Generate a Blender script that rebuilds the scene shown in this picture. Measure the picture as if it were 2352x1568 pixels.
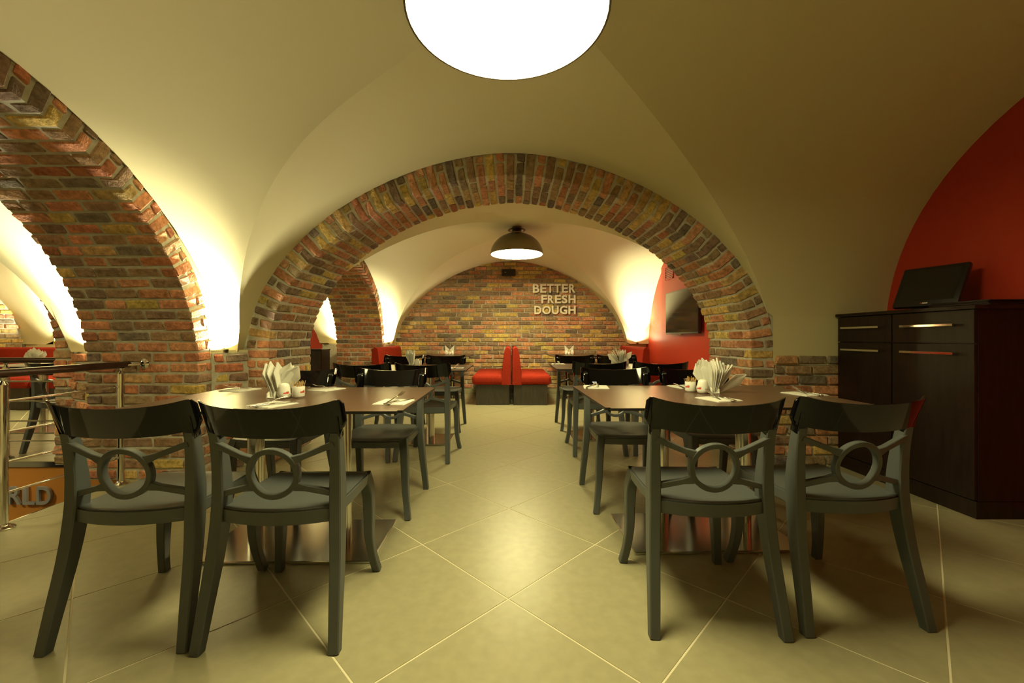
import bpy, bmesh, math, random
from mathutils import Vector, Matrix
random.seed(7)
PI = math.pi
sc = bpy.context.scene
C = sc.collection
for o in list(bpy.data.objects):
    bpy.data.objects.remove(o)

# ------------------------------------------------------------------ camera
F_PX, CAM_H = 950.0, 1.018
cd = bpy.data.cameras.new('camera')
cam = bpy.data.objects.new('camera', cd)
C.objects.link(cam)
cam.location = (0, 0, CAM_H)
cam.rotation_euler = (PI / 2, 0, 0)
cd.sensor_width = 36
cd.lens = 36 * F_PX / 2352
cd.shift_x = 4 / 2352
cd.shift_y = -9 / 2352
cd.clip_start = 0.02
sc.camera = cam

# ------------------------------------------------------------------ world, view
w = bpy.data.worlds.new('world')
sc.world = w
w.use_nodes = True
w.node_tree.nodes['Background'].inputs[0].default_value = (0.02, 0.018, 0.012, 1)
w.node_tree.nodes['Background'].inputs[1].default_value = 0.3
sc.view_settings.view_transform = 'Standard'
sc.view_settings.look = 'None'
sc.view_settings.gamma = 1
sc.view_settings.exposure = 0.0
sc.view_settings.use_curve_mapping = False
sc.cycles.use_denoising = True
sc.cycles.max_bounces = 6
sc.cycles.diffuse_bounces = 4
sc.cycles.glossy_bounces = 3
sc.cycles.use_adaptive_sampling = True
sc.cycles.adaptive_threshold = 0.04
sc.cycles.sample_clamp_indirect = 6
LAMP_COL = (1.0, 0.89, 0.42)
LAMP_STRENGTH = 49.0
UP_COL = (1.0, 0.93, 0.62)
UP_POWER = 330.0
UP_WIDE = 100.0

# ------------------------------------------------------------------ materials
def newmat(name):
    m = bpy.data.materials.new(name)
    m.use_nodes = True
    nt = m.node_tree
    b = nt.nodes['Principled BSDF']
    return m, nt, b

def mat(name, col, rough=0.5, metal=0.0, spec=0.5, noise=0.0, nscale=20, bump=0.0, bscale=60, coat=0.0, aniso=None):
    m, nt, b = newmat(name)
    b.inputs['Base Color'].default_value = (*col, 1)
    b.inputs['Roughness'].default_value = rough
    b.inputs['Metallic'].default_value = metal
    b.inputs['Specular IOR Level'].default_value = spec
    b.inputs['Coat Weight'].default_value = coat
    geo = nt.nodes.new('ShaderNodeNewGeometry')
    if noise:
        mp = nt.nodes.new('ShaderNodeMapping')
        nt.links.new(geo.outputs['Position'], mp.inputs[0])
        if aniso:
            mp.inputs['Scale'].default_value = aniso
        n = nt.nodes.new('ShaderNodeTexNoise')
        n.inputs['Scale'].default_value = nscale
        n.inputs['Detail'].default_value = 3
        nt.links.new(mp.outputs[0], n.inputs['Vector'])
        mr = nt.nodes.new('ShaderNodeMapRange')
        mr.inputs['From Min'].default_value = 0.3
        mr.inputs['From Max'].default_value = 0.7
        mr.inputs['To Min'].default_value = 1 - noise
        mr.inputs['To Max'].default_value = 1 + noise
        nt.links.new(n.outputs['Fac'], mr.inputs['Value'])
        mx = nt.nodes.new('ShaderNodeMix')
        mx.data_type = 'RGBA'
        mx.blend_type = 'MULTIPLY'
        mx.inputs[0].default_value = 1
        mx.inputs[6].default_value = (*col, 1)
        nt.links.new(mr.outputs[0], mx.inputs[7])
        nt.links.new(mx.outputs[2], b.inputs['Base Color'])
    if bump:
        n2 = nt.nodes.new('ShaderNodeTexNoise')
        n2.inputs['Scale'].default_value = bscale
        n2.inputs['Detail'].default_value = 4
        nt.links.new(geo.outputs['Position'], n2.inputs['Vector'])
        bp = nt.nodes.new('ShaderNodeBump')
        bp.inputs['Strength'].default_value = bump
        bp.inputs['Distance'].default_value = 0.01
        nt.links.new(n2.outputs['Fac'], bp.inputs['Height'])
        nt.links.new(bp.outputs[0], b.inputs['Normal'])
    return m

def emis(name, col, s):
    m, nt, b = newmat(name)
    b.inputs['Base Color'].default_value = (0.8, 0.8, 0.8, 1)
    b.inputs['Emission Color'].default_value = (*col, 1)
    b.inputs['Emission Strength'].default_value = s
    return m

def brick_mat(name, use_attr):
    m, nt, b = newmat(name)
    if use_attr:
        a = nt.nodes.new('ShaderNodeAttribute')
        a.attribute_name = 'Col'
        col = a.outputs['Color']
    else:
        a = nt.nodes.new('ShaderNodeObjectInfo')
        col = a.outputs['Color']
    geo = nt.nodes.new('ShaderNodeNewGeometry')
    n = nt.nodes.new('ShaderNodeTexNoise')
    n.inputs['Scale'].default_value = 26
    n.inputs['Detail'].default_value = 4
    n.inputs['Roughness'].default_value = 0.7
    nt.links.new(geo.outputs['Position'], n.inputs['Vector'])
    mr = nt.nodes.new('ShaderNodeMapRange')
    mr.inputs['From Min'].default_value = 0.3
    mr.inputs['From Max'].default_value = 0.72
    mr.inputs['To Min'].default_value = 0.52
    mr.inputs['To Max'].default_value = 1.36
    nt.links.new(n.outputs['Fac'], mr.inputs['Value'])
    mx = nt.nodes.new('ShaderNodeMix')
    mx.data_type = 'RGBA'
    mx.blend_type = 'MULTIPLY'
    mx.inputs[0].default_value = 1
    nt.links.new(col, mx.inputs[6])
    nt.links.new(mr.outputs[0], mx.inputs[7])
    nt.links.new(mx.outputs[2], b.inputs['Base Color'])
    b.inputs['Roughness'].default_value = 0.95
    b.inputs['Specular IOR Level'].default_value = 0.06
    n2 = nt.nodes.new('ShaderNodeTexNoise')
    n2.inputs['Scale'].default_value = 55
    n2.inputs['Detail'].default_value = 3
    n2.inputs['Roughness'].default_value = 0.65
    nt.links.new(geo.outputs['Position'], n2.inputs['Vector'])
    bp = nt.nodes.new('ShaderNodeBump')
    bp.inputs['Strength'].default_value = 0.75
    bp.inputs['Distance'].default_value = 0.012
    nt.links.new(n2.outputs['Fac'], bp.inputs['Height'])
    nt.links.new(bp.outputs[0], b.inputs['Normal'])
    return m

M = {}
M['plaster'] = mat('plaster', (0.68, 0.62, 0.375), 0.8, spec=0.2)
M['red_wall'] = mat('red_wall', (0.48, 0.040, 0.016), 0.5, spec=0.35)
M['brick'] = brick_mat('brick', False)
M['brick_joined'] = brick_mat('brick_joined', True)
M['mortar'] = mat('mortar', (0.53, 0.505, 0.41), 0.95, spec=0.1, noise=0.15, nscale=30)
M['tile'] = mat('tile', (0.345, 0.318, 0.200), 0.34, spec=0.40, noise=0.06, nscale=22)
M['grout'] = mat('grout', (0.70, 0.645, 0.48), 0.9, spec=0.1)
M['chair'] = mat('chair', (0.078, 0.086, 0.088), 0.40, spec=0.4)
M['gloss'] = mat('gloss', (0.003, 0.003, 0.004), 0.05, spec=0.36)
M['steel'] = mat('steel', (0.74, 0.71, 0.65), 0.19, metal=1.0, noise=0.05, nscale=6)
M['chrome'] = mat('chrome', (0.78, 0.76, 0.72), 0.07, metal=1.0)
M['laminate'] = mat('laminate', (0.105, 0.058, 0.036), 0.30, spec=0.5, noise=0.06, nscale=120)
M['edge'] = mat('edge', (0.012, 0.011, 0.010), 0.5)
M['wenge'] = mat('wenge', (0.017, 0.009, 0.007), 0.36, spec=0.3, noise=0.35, nscale=14, aniso=(3, 3, 0.35))
M['bench_base'] = mat('bench_base', (0.040, 0.034, 0.026), 0.45, noise=0.3, nscale=14, aniso=(3, 3, 0.4))
M['fabric'] = mat('fabric', (0.30, 0.022, 0.008), 0.9, spec=0.2, noise=0.12, nscale=40)
M['ceramic'] = mat('ceramic', (0.84, 0.83, 0.76), 0.15, spec=0.5, coat=0.3)
M['paper'] = mat('paper', (0.86, 0.85, 0.78), 0.9, spec=0.1)
def paper_mat():
    m, nt, b = newmat('paper')
    b.inputs['Base Color'].default_value = (0.95, 0.94, 0.88, 1)
    b.inputs['Roughness'].default_value = 0.9
    b.inputs['Specular IOR Level'].default_value = 0.1
    t = nt.nodes.new('ShaderNodeBsdfTranslucent')
    t.inputs[0].default_value = (0.95, 0.93, 0.86, 1)
    mx = nt.nodes.new('ShaderNodeMixShader')
    mx.inputs[0].default_value = 0.45
    nt.links.new(b.outputs[0], mx.inputs[1])
    nt.links.new(t.outputs[0], mx.inputs[2])
    nt.links.new(mx.outputs[0], nt.nodes['Material Output'].inputs[0])
    return m
M['paper'] = paper_mat()
M['wood'] = mat('wood', (0.62, 0.42, 0.20), 0.7, noise=0.15, nscale=200)
M['logo_red'] = mat('logo_red', (0.70, 0.045, 0.02), 0.3)
M['logo_grey'] = mat('logo_grey', (0.16, 0.18, 0.20), 0.3)
M['black'] = mat('black', (0.012, 0.012, 0.013), 0.35)
M['screen'] = mat('screen', (0.014, 0.013, 0.010), 0.10, spec=0.5)
M['pos_screen'] = mat('pos_screen', (0.020, 0.019, 0.015), 0.28, spec=0.4)
M['lamp_metal'] = mat('lamp_metal', (0.26, 0.225, 0.16), 0.32, metal=1.0)
M['lamp_white'] = mat('lamp_white', (0.9, 0.88, 0.8), 0.6)
M['lamp_glow'] = emis('lamp_glow', LAMP_COL, LAMP_STRENGTH)
M['lamp_glow_rear'] = emis('lamp_glow_rear', LAMP_COL, LAMP_STRENGTH * 1.35)
M['up_glow'] = emis('up_glow', UP_COL, 6)
M['orange'] = mat('orange', (0.64, 0.27, 0.06), 0.35, spec=0.4)
M['sign_grey'] = mat('sign_grey', (0.34, 0.34, 0.38), 0.35)
M['sign_cream'] = mat('sign_cream', (0.92, 0.87, 0.74), 0.25, spec=0.5)
M['handrail'] = mat('handrail', (0.045, 0.018, 0.012), 0.22, spec=0.5, noise=0.2, nscale=20)
M['stair'] = mat('stair', (0.16, 0.15, 0.13), 0.3)
M['white_dot'] = mat('white_dot', (0.75, 0.74, 0.7), 0.4)

# ------------------------------------------------------------------ helpers
def link(name, me, m=None, parent=None):
    o = bpy.data.objects.new(name, me)
    C.objects.link(o)
    if m is not None and me is not None and len(me.materials) == 0:
        me.materials.append(M[m] if isinstance(m, str) else m)
    if parent is not None:
        o.parent = parent
    return o

def obj(name, bm, m=None, parent=None, smooth=None):
    bmesh.ops.recalc_face_normals(bm, faces=bm.faces[:])
    me = bpy.data.meshes.new(name)
    bm.to_mesh(me)
    bm.free()
    if smooth is not None:
        for p in me.polygons:
            p.use_smooth = True
        me.set_sharp_from_angle(angle=math.radians(smooth))
    return link(name, me, m, parent)

def empty(name, loc=(0, 0, 0), rz=0.0):
    o = bpy.data.objects.new(name, None)
    o.empty_display_size = 0.1
    C.objects.link(o)
    o.location = loc
    o.rotation_euler = (0, 0, rz)
    return o

def tag(o, label=None, cat=None, group=None, kind=None):
    if label: o['label'] = label
    if cat: o['category'] = cat
    if group: o['group'] = group
    if kind: o['kind'] = kind
    return o

def struct(name, bm, m, parent=None, smooth=None, label=None):
    o = obj(name, bm, m, parent, smooth)
    o['kind'] = 'structure'
    if label: o['label'] = label
    return o

def copy_tree(o, parent=None):
    c = o.copy()
    C.objects.link(c)
    c.parent = parent
    for ch in o.children:
        copy_tree(ch, c)
    return c

def box(bm, x0, x1, y0, y1, z0, z1, bev=0.0, seg=1, mtx=None):
    r = bmesh.ops.create_cube(bm, size=1)
    vs = r['verts']
    for v in vs:
        v.co = Vector(((x0 + x1) / 2 + v.co.x * (x1 - x0), (y0 + y1) / 2 + v.co.y * (y1 - y0), (z0 + z1) / 2 + v.co.z * (z1 - z0)))
    if bev:
        es = {e for v in vs for e in v.link_edges}
        r2 = bmesh.ops.bevel(bm, geom=list(es), offset=bev, segments=seg, affect='EDGES', profile=0.5)
        vs = list({v for f in r2['faces'] for v in f.verts} | {v for v in vs if v.is_valid})
    if mtx is not None:
        bmesh.ops.transform(bm, matrix=mtx, verts=vs)
    return vs

def cyl(bm, p, q, r, n=16, r2=None, cap=True):
    p, q = Vector(p), Vector(q)
    d = q - p
    L = d.length
    rot = d.to_track_quat('Z', 'Y').to_matrix().to_4x4()
    bmesh.ops.create_cone(bm, cap_ends=cap, segments=n, radius1=r, radius2=r if r2 is None else r2, depth=L,
                          matrix=Matrix.Translation((p + q) / 2) @ rot)

def lathe(bm, prof, n=32, ctr=(0, 0, 0), closed=False):
    rings = []
    for r, z in prof:
        if r < 1e-6:
            rings.append([bm.verts.new((ctr[0], ctr[1], ctr[2] + z))])
        else:
            rings.append([bm.verts.new((ctr[0] + r * math.cos(2 * PI * i / n), ctr[1] + r * math.sin(2 * PI * i / n), ctr[2] + z)) for i in range(n)])
    for a, b in zip(rings, rings[1:]):
        for i in range(n):
            j = (i + 1) % n
            if len(a) == 1 and len(b) == 1: continue
            if len(a) == 1: bm.faces.new((a[0], b[j], b[i]))
            elif len(b) == 1: bm.faces.new((a[i], a[j], b[0]))
            else: bm.faces.new((a[i], a[j], b[j], b[i]))

def rrect(wd, ht, c=0.2):
    a, b = wd / 2, ht / 2
    k = min(a, b) * c
    return [(a, -b + k), (a, b - k), (a - k, b), (-a + k, b), (-a, b - k), (-a, -b + k), (-a + k, -b), (a - k, -b)]

def sweep(bm, pts, secs, side, closed=False):
    """sweep a chamfered rectangle along pts; secs = (width along side, thickness)"""
    n = len(pts)
    pts = [Vector(p) for p in pts]
    rings = []
    for i in range(n):
        if closed:
            t = pts[(i + 1) % n] - pts[i - 1]
        else:
            t = pts[min(i + 1, n - 1)] - pts[max(i - 1, 0)]
        t.normalize()
        s = Vector(side[i]) if isinstance(side, list) else Vector(side)
        s = (s - t * s.dot(t)).normalized()
        nn = t.cross(s)
        wd, ht = secs[i] if isinstance(secs, list) else secs
        rings.append([bm.verts.new(pts[i] + s * a + nn * b) for a, b in rrect(wd, ht)])
    m = len(rings[0])
    rng = range(n) if closed else range(n - 1)
    for i in rng:
        a, b = rings[i], rings[(i + 1) % n]
        for k in range(m):
            bm.faces.new((a[k], a[(k + 1) % m], b[(k + 1) % m], b[k]))
    if not closed:
        bm.faces.new(rings[0][::-1])
        bm.faces.new(rings[-1])

def crom(pts, n):
    """Catmull-Rom through tuples"""
    P = [Vector(p) for p in pts]
    P = [2 * P[0] - P[1]] + P + [2 * P[-1] - P[-2]]
    out = []
    for i in range(1, len(P) - 2):
        for k in range(n):
            t = k / n
            p0, p1, p2, p3 = P[i - 1], P[i], P[i + 1], P[i + 2]
            out.append(0.5 * ((2 * p1) + (p2 - p0) * t + (2 * p0 - 5 * p1 + 4 * p2 - p3) * t * t + (3 * p1 - p0 - 3 * p2 + p3) * t ** 3))
    out.append(P[-2])
    return out

def project(p):
    d = p[1]
    if d < 0.1: return None
    return 1172 + p[0] * F_PX / d, 775 - (p[2] - CAM_H) * F_PX / d

# ------------------------------------------------------------------ bricks
PAL = [((0.66, 0.355, 0.20), 30), ((0.54, 0.265, 0.15), 12), ((0.42, 0.295, 0.175), 23), ((0.31, 0.22, 0.15), 12),
       ((0.24, 0.19, 0.145), 7), ((0.68, 0.50, 0.17), 18), ((0.60, 0.42, 0.18), 8)]
PAL_RED = [((0.64, 0.305, 0.175), 30), ((0.52, 0.22, 0.125), 17), ((0.40, 0.255, 0.16), 24), ((0.33, 0.225, 0.155), 13),
           ((0.27, 0.205, 0.16), 7), ((0.66, 0.47, 0.17), 9), ((0.58, 0.38, 0.18), 4)]
PAL_MIX = [((0.60, 0.305, 0.175), 26), ((0.50, 0.235, 0.13), 12), ((0.38, 0.26, 0.16), 26), ((0.28, 0.20, 0.14), 15),
           ((0.22, 0.175, 0.14), 9), ((0.64, 0.46, 0.165), 14), ((0.56, 0.39, 0.17), 6)]
def brick_colour(rng, pal):
    c = rng.choices([c for c, _ in pal], [n for _, n in pal])[0]
    k = rng.uniform(0.85, 1.15)
    return tuple(min(1, x * k * rng.uniform(0.94, 1.06)) for x in c)

_bm_cache = {}
def brick_geo(h, dp, l, taper, var):
    key = (round(h, 3), round(dp, 2), round(l, 2), round(taper, 1), var)
    if key in _bm_cache: return _bm_cache[key]
    rg = random.Random(hash(key) & 0xffff)
    c = 0.007
    verts, faces = [], []
    idx = {}
    H = (h / 2, dp / 2, l / 2)
    for sx in (-1, 1):
        for sy in (-1, 1):
            for sz in (-1, 1):
                s = (sx, sy, sz)
                off = [rg.gauss(0, 0.0018), rg.gauss(0, 0.0022), rg.gauss(0, 0.0035)]
                for ax in range(3):
                    p = [s[k] * (H[k] - (0 if k == ax else c * rg.uniform(0.6, 1.5))) + off[k] for k in range(3)]
                    if sy > 0: p[0] *= taper
                    idx[(s, ax)] = len(verts)
                    verts.append(p)
    S = (-1, 1)
    for ax in range(3):
        o1, o2 = [k for k in range(3) if k != ax]
        for sg in S:
            q = []
            for a, b in ((-1, -1), (1, -1), (1, 1), (-1, 1)):
                s = [0, 0, 0]; s[ax] = sg; s[o1] = a; s[o2] = b
                q.append(idx[(tuple(s), ax)])
            faces.append(q)
    for ax in range(3):      # chamfered edges parallel to ax
        o1, o2 = [k for k in range(3) if k != ax]
        for a in S:
            for b in S:
                s0 = [0, 0, 0]; s0[ax] = -1; s0[o1] = a; s0[o2] = b
                s1 = list(s0); s1[ax] = 1
                faces.append([idx[(tuple(s0), o1)], idx[(tuple(s1), o1)], idx[(tuple(s1), o2)], idx[(tuple(s0), o2)]])
    for sx in S:
        for sy in S:
            for sz in S:
                s = (sx, sy, sz)
                faces.append([idx[(s, 0)], idx[(s, 1)], idx[(s, 2)]])
    bm = bmesh.new()
    vv = [bm.verts.new(p) for p in verts]
    for f in faces: bm.faces.new([vv[i] for i in f])
    bmesh.ops.recalc_face_normals(bm, faces=bm.faces[:])
    me = bpy.data.meshes.new('brick')
    bm.to_mesh(me); bm.free()
    me.materials.append(M['brick'])
    _bm_cache[key] = me
    return me

class Bricks:
    def __init__(self, seed):
        self.items = []
        self.pal = {11: PAL_MIX, 12: PAL_RED, 13: PAL_RED, 14: PAL_RED, 21: PAL_RED, 22: PAL_MIX}.get(seed, PAL)
        self.rng = random.Random(seed)
    def add(self, ctr, e1, e2, e3, h, dp, l, taper=1.0, col=None):
        """e1 course direction, e2 into the wall, e3 along the brick"""
        r = self.rng
        e1, e2, e3 = Vector(e1), Vector(e2), Vector(e3)
        if e1.cross(e2).dot(e3) < 0: e3 = -e3
        ctr = Vector(ctr) + e2 * r.uniform(-0.004, 0.004) + e3 * r.uniform(-0.003, 0.003)
        m = Matrix((e1, e2, e3)).transposed().to_4x4()
        m.translation = ctr
        m = m @ Matrix.Rotation(r.gauss(0, 0.008), 4, 'Y') @ Matrix.Rotation(r.gauss(0, 0.010), 4, 'X')
        me = brick_geo(h, dp, l, taper, r.randrange(4))
        self.items.append((m, me, col or brick_colour(r, self.pal), h * l))
    def finish(self, parent, maxn=290):
        sc_ = []
        for i, (m, me, col, a) in enumerate(self.items):
            p = m.translation
            s = 0
            q = project(p)
            if q and -60 < q[0] < 2412 and -60 < q[1] < 1628:
                s = a / (p - Vector((0, 0, CAM_H))).length_squared
            sc_.append((s, i))
        sc_.sort(reverse=True)
        solo = {i for s, i in sc_[:maxn] if s > 0}
        vs, fs, cols = [], [], []
        for i, (m, me, col, a) in enumerate(self.items):
            if i in solo:
                o = bpy.data.objects.new('brick', me)
                C.objects.link(o)
                o.parent = parent
                o.matrix_basis = m
                o.color = (*col, 1)
            else:
                b = len(vs)
                for v in me.vertices:
                    vs.append(m @ v.co); cols.append(col)
                for p in me.polygons:
                    fs.append([b + k for k in p.vertices])
        if vs:
            me = bpy.data.meshes.new('brickwork')
            me.from_pydata(vs, [], fs)
            at = me.color_attributes.new('Col', 'FLOAT_COLOR', 'POINT')
            at.data.foreach_set('color', [x for c in cols for x in (*c, 1)])
            o = link('brickwork', me, 'brick_joined', parent)
            o['kind'] = 'stuff'

COURSE, BL, JT = 0.0775, 0.222, 0.016

def sup(x, a, b, z0, p):
    u = min(1.0, abs(x) / a)
    return z0 + b * (1 - u ** p) ** (1 / p)

def arch_line(a, b, z0, p, zbot=0.0, n=160):
    """polyline of an arch with vertical jambs, left foot to right foot"""
    pts = [(-a, zbot)]
    for i in range(n + 1):
        t = PI * (1 - i / n)
        cx, sn = math.cos(t), max(0.0, math.sin(t))
        pts.append((a * math.copysign(abs(cx) ** (2 / p), cx), z0 + b * sn ** (2 / p)))
    pts.append((a, zbot))
    return pts

def walk(pts, n):
    """n evenly spaced (pos, tangent) along a polyline, midpoints of n pieces"""
    seg = [0.0]
    for p, q in zip(pts, pts[1:]):
        seg.append(seg[-1] + math.hypot(q[0] - p[0], q[1] - p[1]))
    L = seg[-1]
    def at(s):
        s = min(max(s, 0), L - 1e-9)
        k = 0
        lo, hi = 0, len(seg) - 1
        while hi - lo > 1:
            mid = (lo + hi) // 2
            if seg[mid] <= s: lo = mid
            else: hi = mid
        f = (s - seg[lo]) / max(1e-9, seg[lo + 1] - seg[lo])
        return Vector((pts[lo][0] + f * (pts[lo + 1][0] - pts[lo][0]), pts[lo][1] + f * (pts[lo + 1][1] - pts[lo][1])))
    out = []
    for i in range(n):
        s = L * (i + 0.5) / n
        p = at(s)
        t = (at(s + 0.06) - at(s - 0.06)).normalized()
        out.append((p, t))
    return out, L

def build_arch(name, a, b, z0, p, ring, thick, place, seed, label, back_face=True):
    """brick arch: (a,b) is the outer edge; place(s, z, depth) -> world"""
    ai, bi = a - ring, b - ring
    line = arch_line(ai, bi, z0, p)
    _, L = walk(line, 4)
    n = int(round(L / COURSE))
    n += 1 - n % 2
    cs, L = walk(line, n)
    hh = L / n - JT
    o0 = Vector(place(0, 0, 0))
    es = Vector(place(1, 0, 0)) - o0
    ez = Vector(place(0, 1, 0)) - o0
    ed = Vector(place(0, 0, 1)) - o0
    # mortar core
    bm = bmesh.new()
    N = 140
    pin = [q for q, t in walk(arch_line(ai + 0.009, bi + 0.009, z0, p), N)[0]]
    pin[0].y = 0; pin[-1].y = 0
    tin = [t for q, t in walk(arch_line(ai + 0.009, bi + 0.009, z0, p), N)[0]]
    rings = []
    for q, t in zip(pin, tin):
        nn = Vector((-t.y, t.x))
        w_ = ring + 0.02
        ot = q + nn * w_
        ot.y = max(ot.y, 0) if q.y > 0 else 0
        rings.append([bm.verts.new(place(q.x, q.y, 0.009)), bm.verts.new(place(q.x, q.y, thick - 0.009)),
                      bm.verts.new(place(ot.x, ot.y, thick - 0.009)), bm.verts.new(place(ot.x, ot.y, 0.009))])
    for r0, r1 in zip(rings, rings[1:]):
        for k in range(4):
            bm.faces.new((r0[k], r0[(k + 1) % 4], r1[(k + 1) % 4], r1[k]))
    bm.faces.new(rings[0]); bm.faces.new(rings[-1])
    core = struct(name, bm, 'mortar', label=label)
    B = Bricks(seed)
    for i, (q, t) in enumerate(cs):
        nn = Vector((-t.y, t.x))
        e1 = es * t.x + ez * t.y
        e2 = es * nn.x + ez * nn.y
        def put(r0, r1, d0, d1, taper=1.0):
            c = q + nn * ((r0 + r1) / 2)
            B.add(Vector(place(c.x, c.y, (d0 + d1) / 2)), e1, e2, ed, hh, r1 - r0, d1 - d0, taper)
        curved = 1.0 + (0.10 if q.y > z0 + 0.25 else 0.0)
        odd = i % 2
        front = 0.10 if odd else 0.205
        if odd:
            put(0, ring, 0, front, curved)
        else:
            put(0, ring - 0.075, 0, front)
            B.add(Vector(place(*(q + nn * (ring - 0.030)), 0.05)), e1, e2, ed, hh * (curved - 0.02), 0.062, 0.10)
        d = front + JT
        endl = 0.10 if odd else 0.205
        if not back_face: endl = 0.0
        while d < thick - endl - 0.03:
            l = min(BL - JT, thick - endl - d - (JT if endl else 0))
            if thick - endl - (d + l + JT) < 0.07: l = thick - endl - d - (JT if endl else 0)
            put(0, 0.07, d, d + l)
            d += l + JT
        if back_face:
            if odd: put(0, ring, thick - endl, thick, curved)
            else: put(0, ring - 0.01, thick - endl, thick)
    B.finish(core)
    return core

def brick_face(B, org, u, into, length, z0, z1, test=None, course=COURSE, first=0):
    org, u, into = Vector(org), Vector(u), Vector(into)
    n = max(1, int(round((z1 - z0) / course)))
    ch = (z1 - z0) / n
    for i in range(n):
        z = z0 + (i + 0.5) * ch
        s = -BL * (0.5 if (i + first) % 2 else 0.0) - B.rng.uniform(0, 0.03)
        while s < length - 0.02:
            l = BL * B.rng.choice((1, 1, 1, 1.04, 0.96, 1))
            a, b = max(s, 0), min(s + l, length)
            if b - a > 0.05:
                c = org + u * ((a + b) / 2) + Vector((0, 0, z))
                if test is None or test((a + b) / 2, z):
                    B.add(c + into * 0.022, (0, 0, 1), into, u, ch - JT, 0.06, b - a - (JT if b < length else 0.004))
            s += l

# ------------------------------------------------------------------ dimensions of the vaulted cellar
MA, MB, MZ, MP = 2.10, 1.54, 0.95, 1.8          # cross arches (outer edge)
D1, D2, DB = 3.30, 4.00, 7.60                    # front and rear face of the middle arch wall, back wall
C1, C2 = 1.49, 5.75                              # centres of the two bays in depth
XL, XLL = -2.23, -3.03                           # arcade wall on the left, its two faces
XR1, XR2 = 3.00, 2.50                            # right walls of front and rear bay
XC_L = -5.57                                     # centre line of the aisle on the left
DN = -0.40                                       # wall behind the camera
SPRING = 0.905

def ell(u, a, b, z0):
    return z0 + b * math.sqrt(max(0.0, 1 - (u / a) ** 2)) if abs(u) < a else -1.0

def lerp(a, b, t): return a + (b - a) * t
def sst(t):
    t = min(1, max(0, t)); return t * t * (3 - 2 * t)

def main_prof(x):
    return sup(x, MA, MB, MZ, MP) if abs(x) < MA else -1.0
def back_prof(x):
    return sup(x, 2.14, 1.67, 0.75, 1.8) if abs(x) < 2.14 else -1.0

def vault(name, x0, x1, d0, d1, c, fx, base, curtain_far=None, curtain_near=None, parent=None):
    bm = bmesh.new()
    NX = 110
    xs = []
    for i in range(NX + 1):
        xs.append(lerp(x0, x1, i / NX))
    webs = [([], 22), ([], 44), ([], 22)]
    for x in xs:
        f = lambda d: fx(x, d) - max(base(x, d), SPRING)
        def bis(lo, hi):
            for _ in range(40):
                m = (lo + hi) / 2
                if f(m) > 0: lo = m
                else: hi = m
            return lo
        g1 = c if f(c) <= 0 else (d0 if f(d0) > 0 else bis(c, d0))
        g2 = c if f(c) <= 0 else (d1 if f(d1) > 0 else bis(c, d1))
        for k, (lo, hi) in enumerate(((d0, g1), (g1, g2), (g2, d1))):
            col = []
            n = webs[k][1]
            for j in range(n + 1):
                t = j / n
                if k == 1: t = (1 - math.cos(PI * t)) / 2
                d = lerp(lo, hi, t)
                z = fx(x, d) if k == 1 else max(base(x, d), SPRING)
                if k == 1 and j in (0, n): z = max(z, base(x, d), SPRING)
                col.append(bm.verts.new((x, d, z)))
            webs[k][0].append(col)
    for cols, n in webs:
        for a, b in zip(cols, cols[1:]):
            for j in range(n):
                if (a[j].co - a[j + 1].co).length < 1e-5 and (b[j].co - b[j + 1].co).length < 1e-5: continue
                bm.faces.new((a[j], a[j + 1], b[j + 1], b[j]))
    for fn, cols, j in ((curtain_near, webs[0][0], 0), (curtain_far, webs[2][0], 22)):
        if not fn: continue
        for a, b, xa, xb in zip(cols, cols[1:], xs, xs[1:]):
            if fn(xa) and fn(xb):
                va, vb = a[j].co.copy(), b[j].co.copy()
                va.z = max(va.z, fx(xa, va.y)); vb.z = max(vb.z, fx(xb, vb.y))
                q = [bm.verts.new(va), bm.verts.new(vb), bm.verts.new((vb.x, vb.y, 0.80)), bm.verts.new((va.x, va.y, 0.80))]
                bm.faces.new(q)
    me = bpy.data.meshes.new(name)
    bm.to_mesh(me); bm.free()
    for p in me.polygons: p.use_smooth = True
    o = link(name, me, 'plaster', parent)
    o['kind'] = 'structure'
    return o

def dome(d, lo, hi):
    c = (lo + hi) / 2
    return max(0.0, 1 - ((d - c) / ((hi - lo) / 2)) ** 2)

def side_prof(u):
    return sup(u, 1.76, 1.555, 0.76, 1.75) if abs(u) < 1.76 else -1.0

# front bay
def fx1(x, d):
    L = side_prof(d - C1)
    R = sup(d - C1, 1.825, 1.70, 0.90, 2.25) if abs(d - C1) < 1.825 else -1.0
    t = sst((x - XL) / 1.9)
    return lerp(max(L, 0.5), max(R, 0.5), t)
def base1(x, d):
    z = main_prof(x)
    return z + 0.10 * dome(d, C1 - 1.81, D1) if z > 0 else z
def fx2(x, d):
    L = side_prof(d - C2)
    R = ell(d - C2, 1.74, 1.70, 0.85)
    Rr = ell(d - C2, 1.72, 1.62, 0.85)
    t = sst((x - XL) / 1.9)
    z = lerp(max(L, 0.5), max(R, 0.5), t)
    return lerp(z, max(Rr, 0.5), sst((x - 0.6) / 1.9))
def base2(x, d):
    t = (d - D2) / (DB - D2)
    a, b = main_prof(x), back_prof(x)
    if a < 0 and b < 0: return -1
    return lerp(max(a, 0.5), max(b, 0.5), t) + 0.07 * dome(d, D2, DB)

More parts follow.
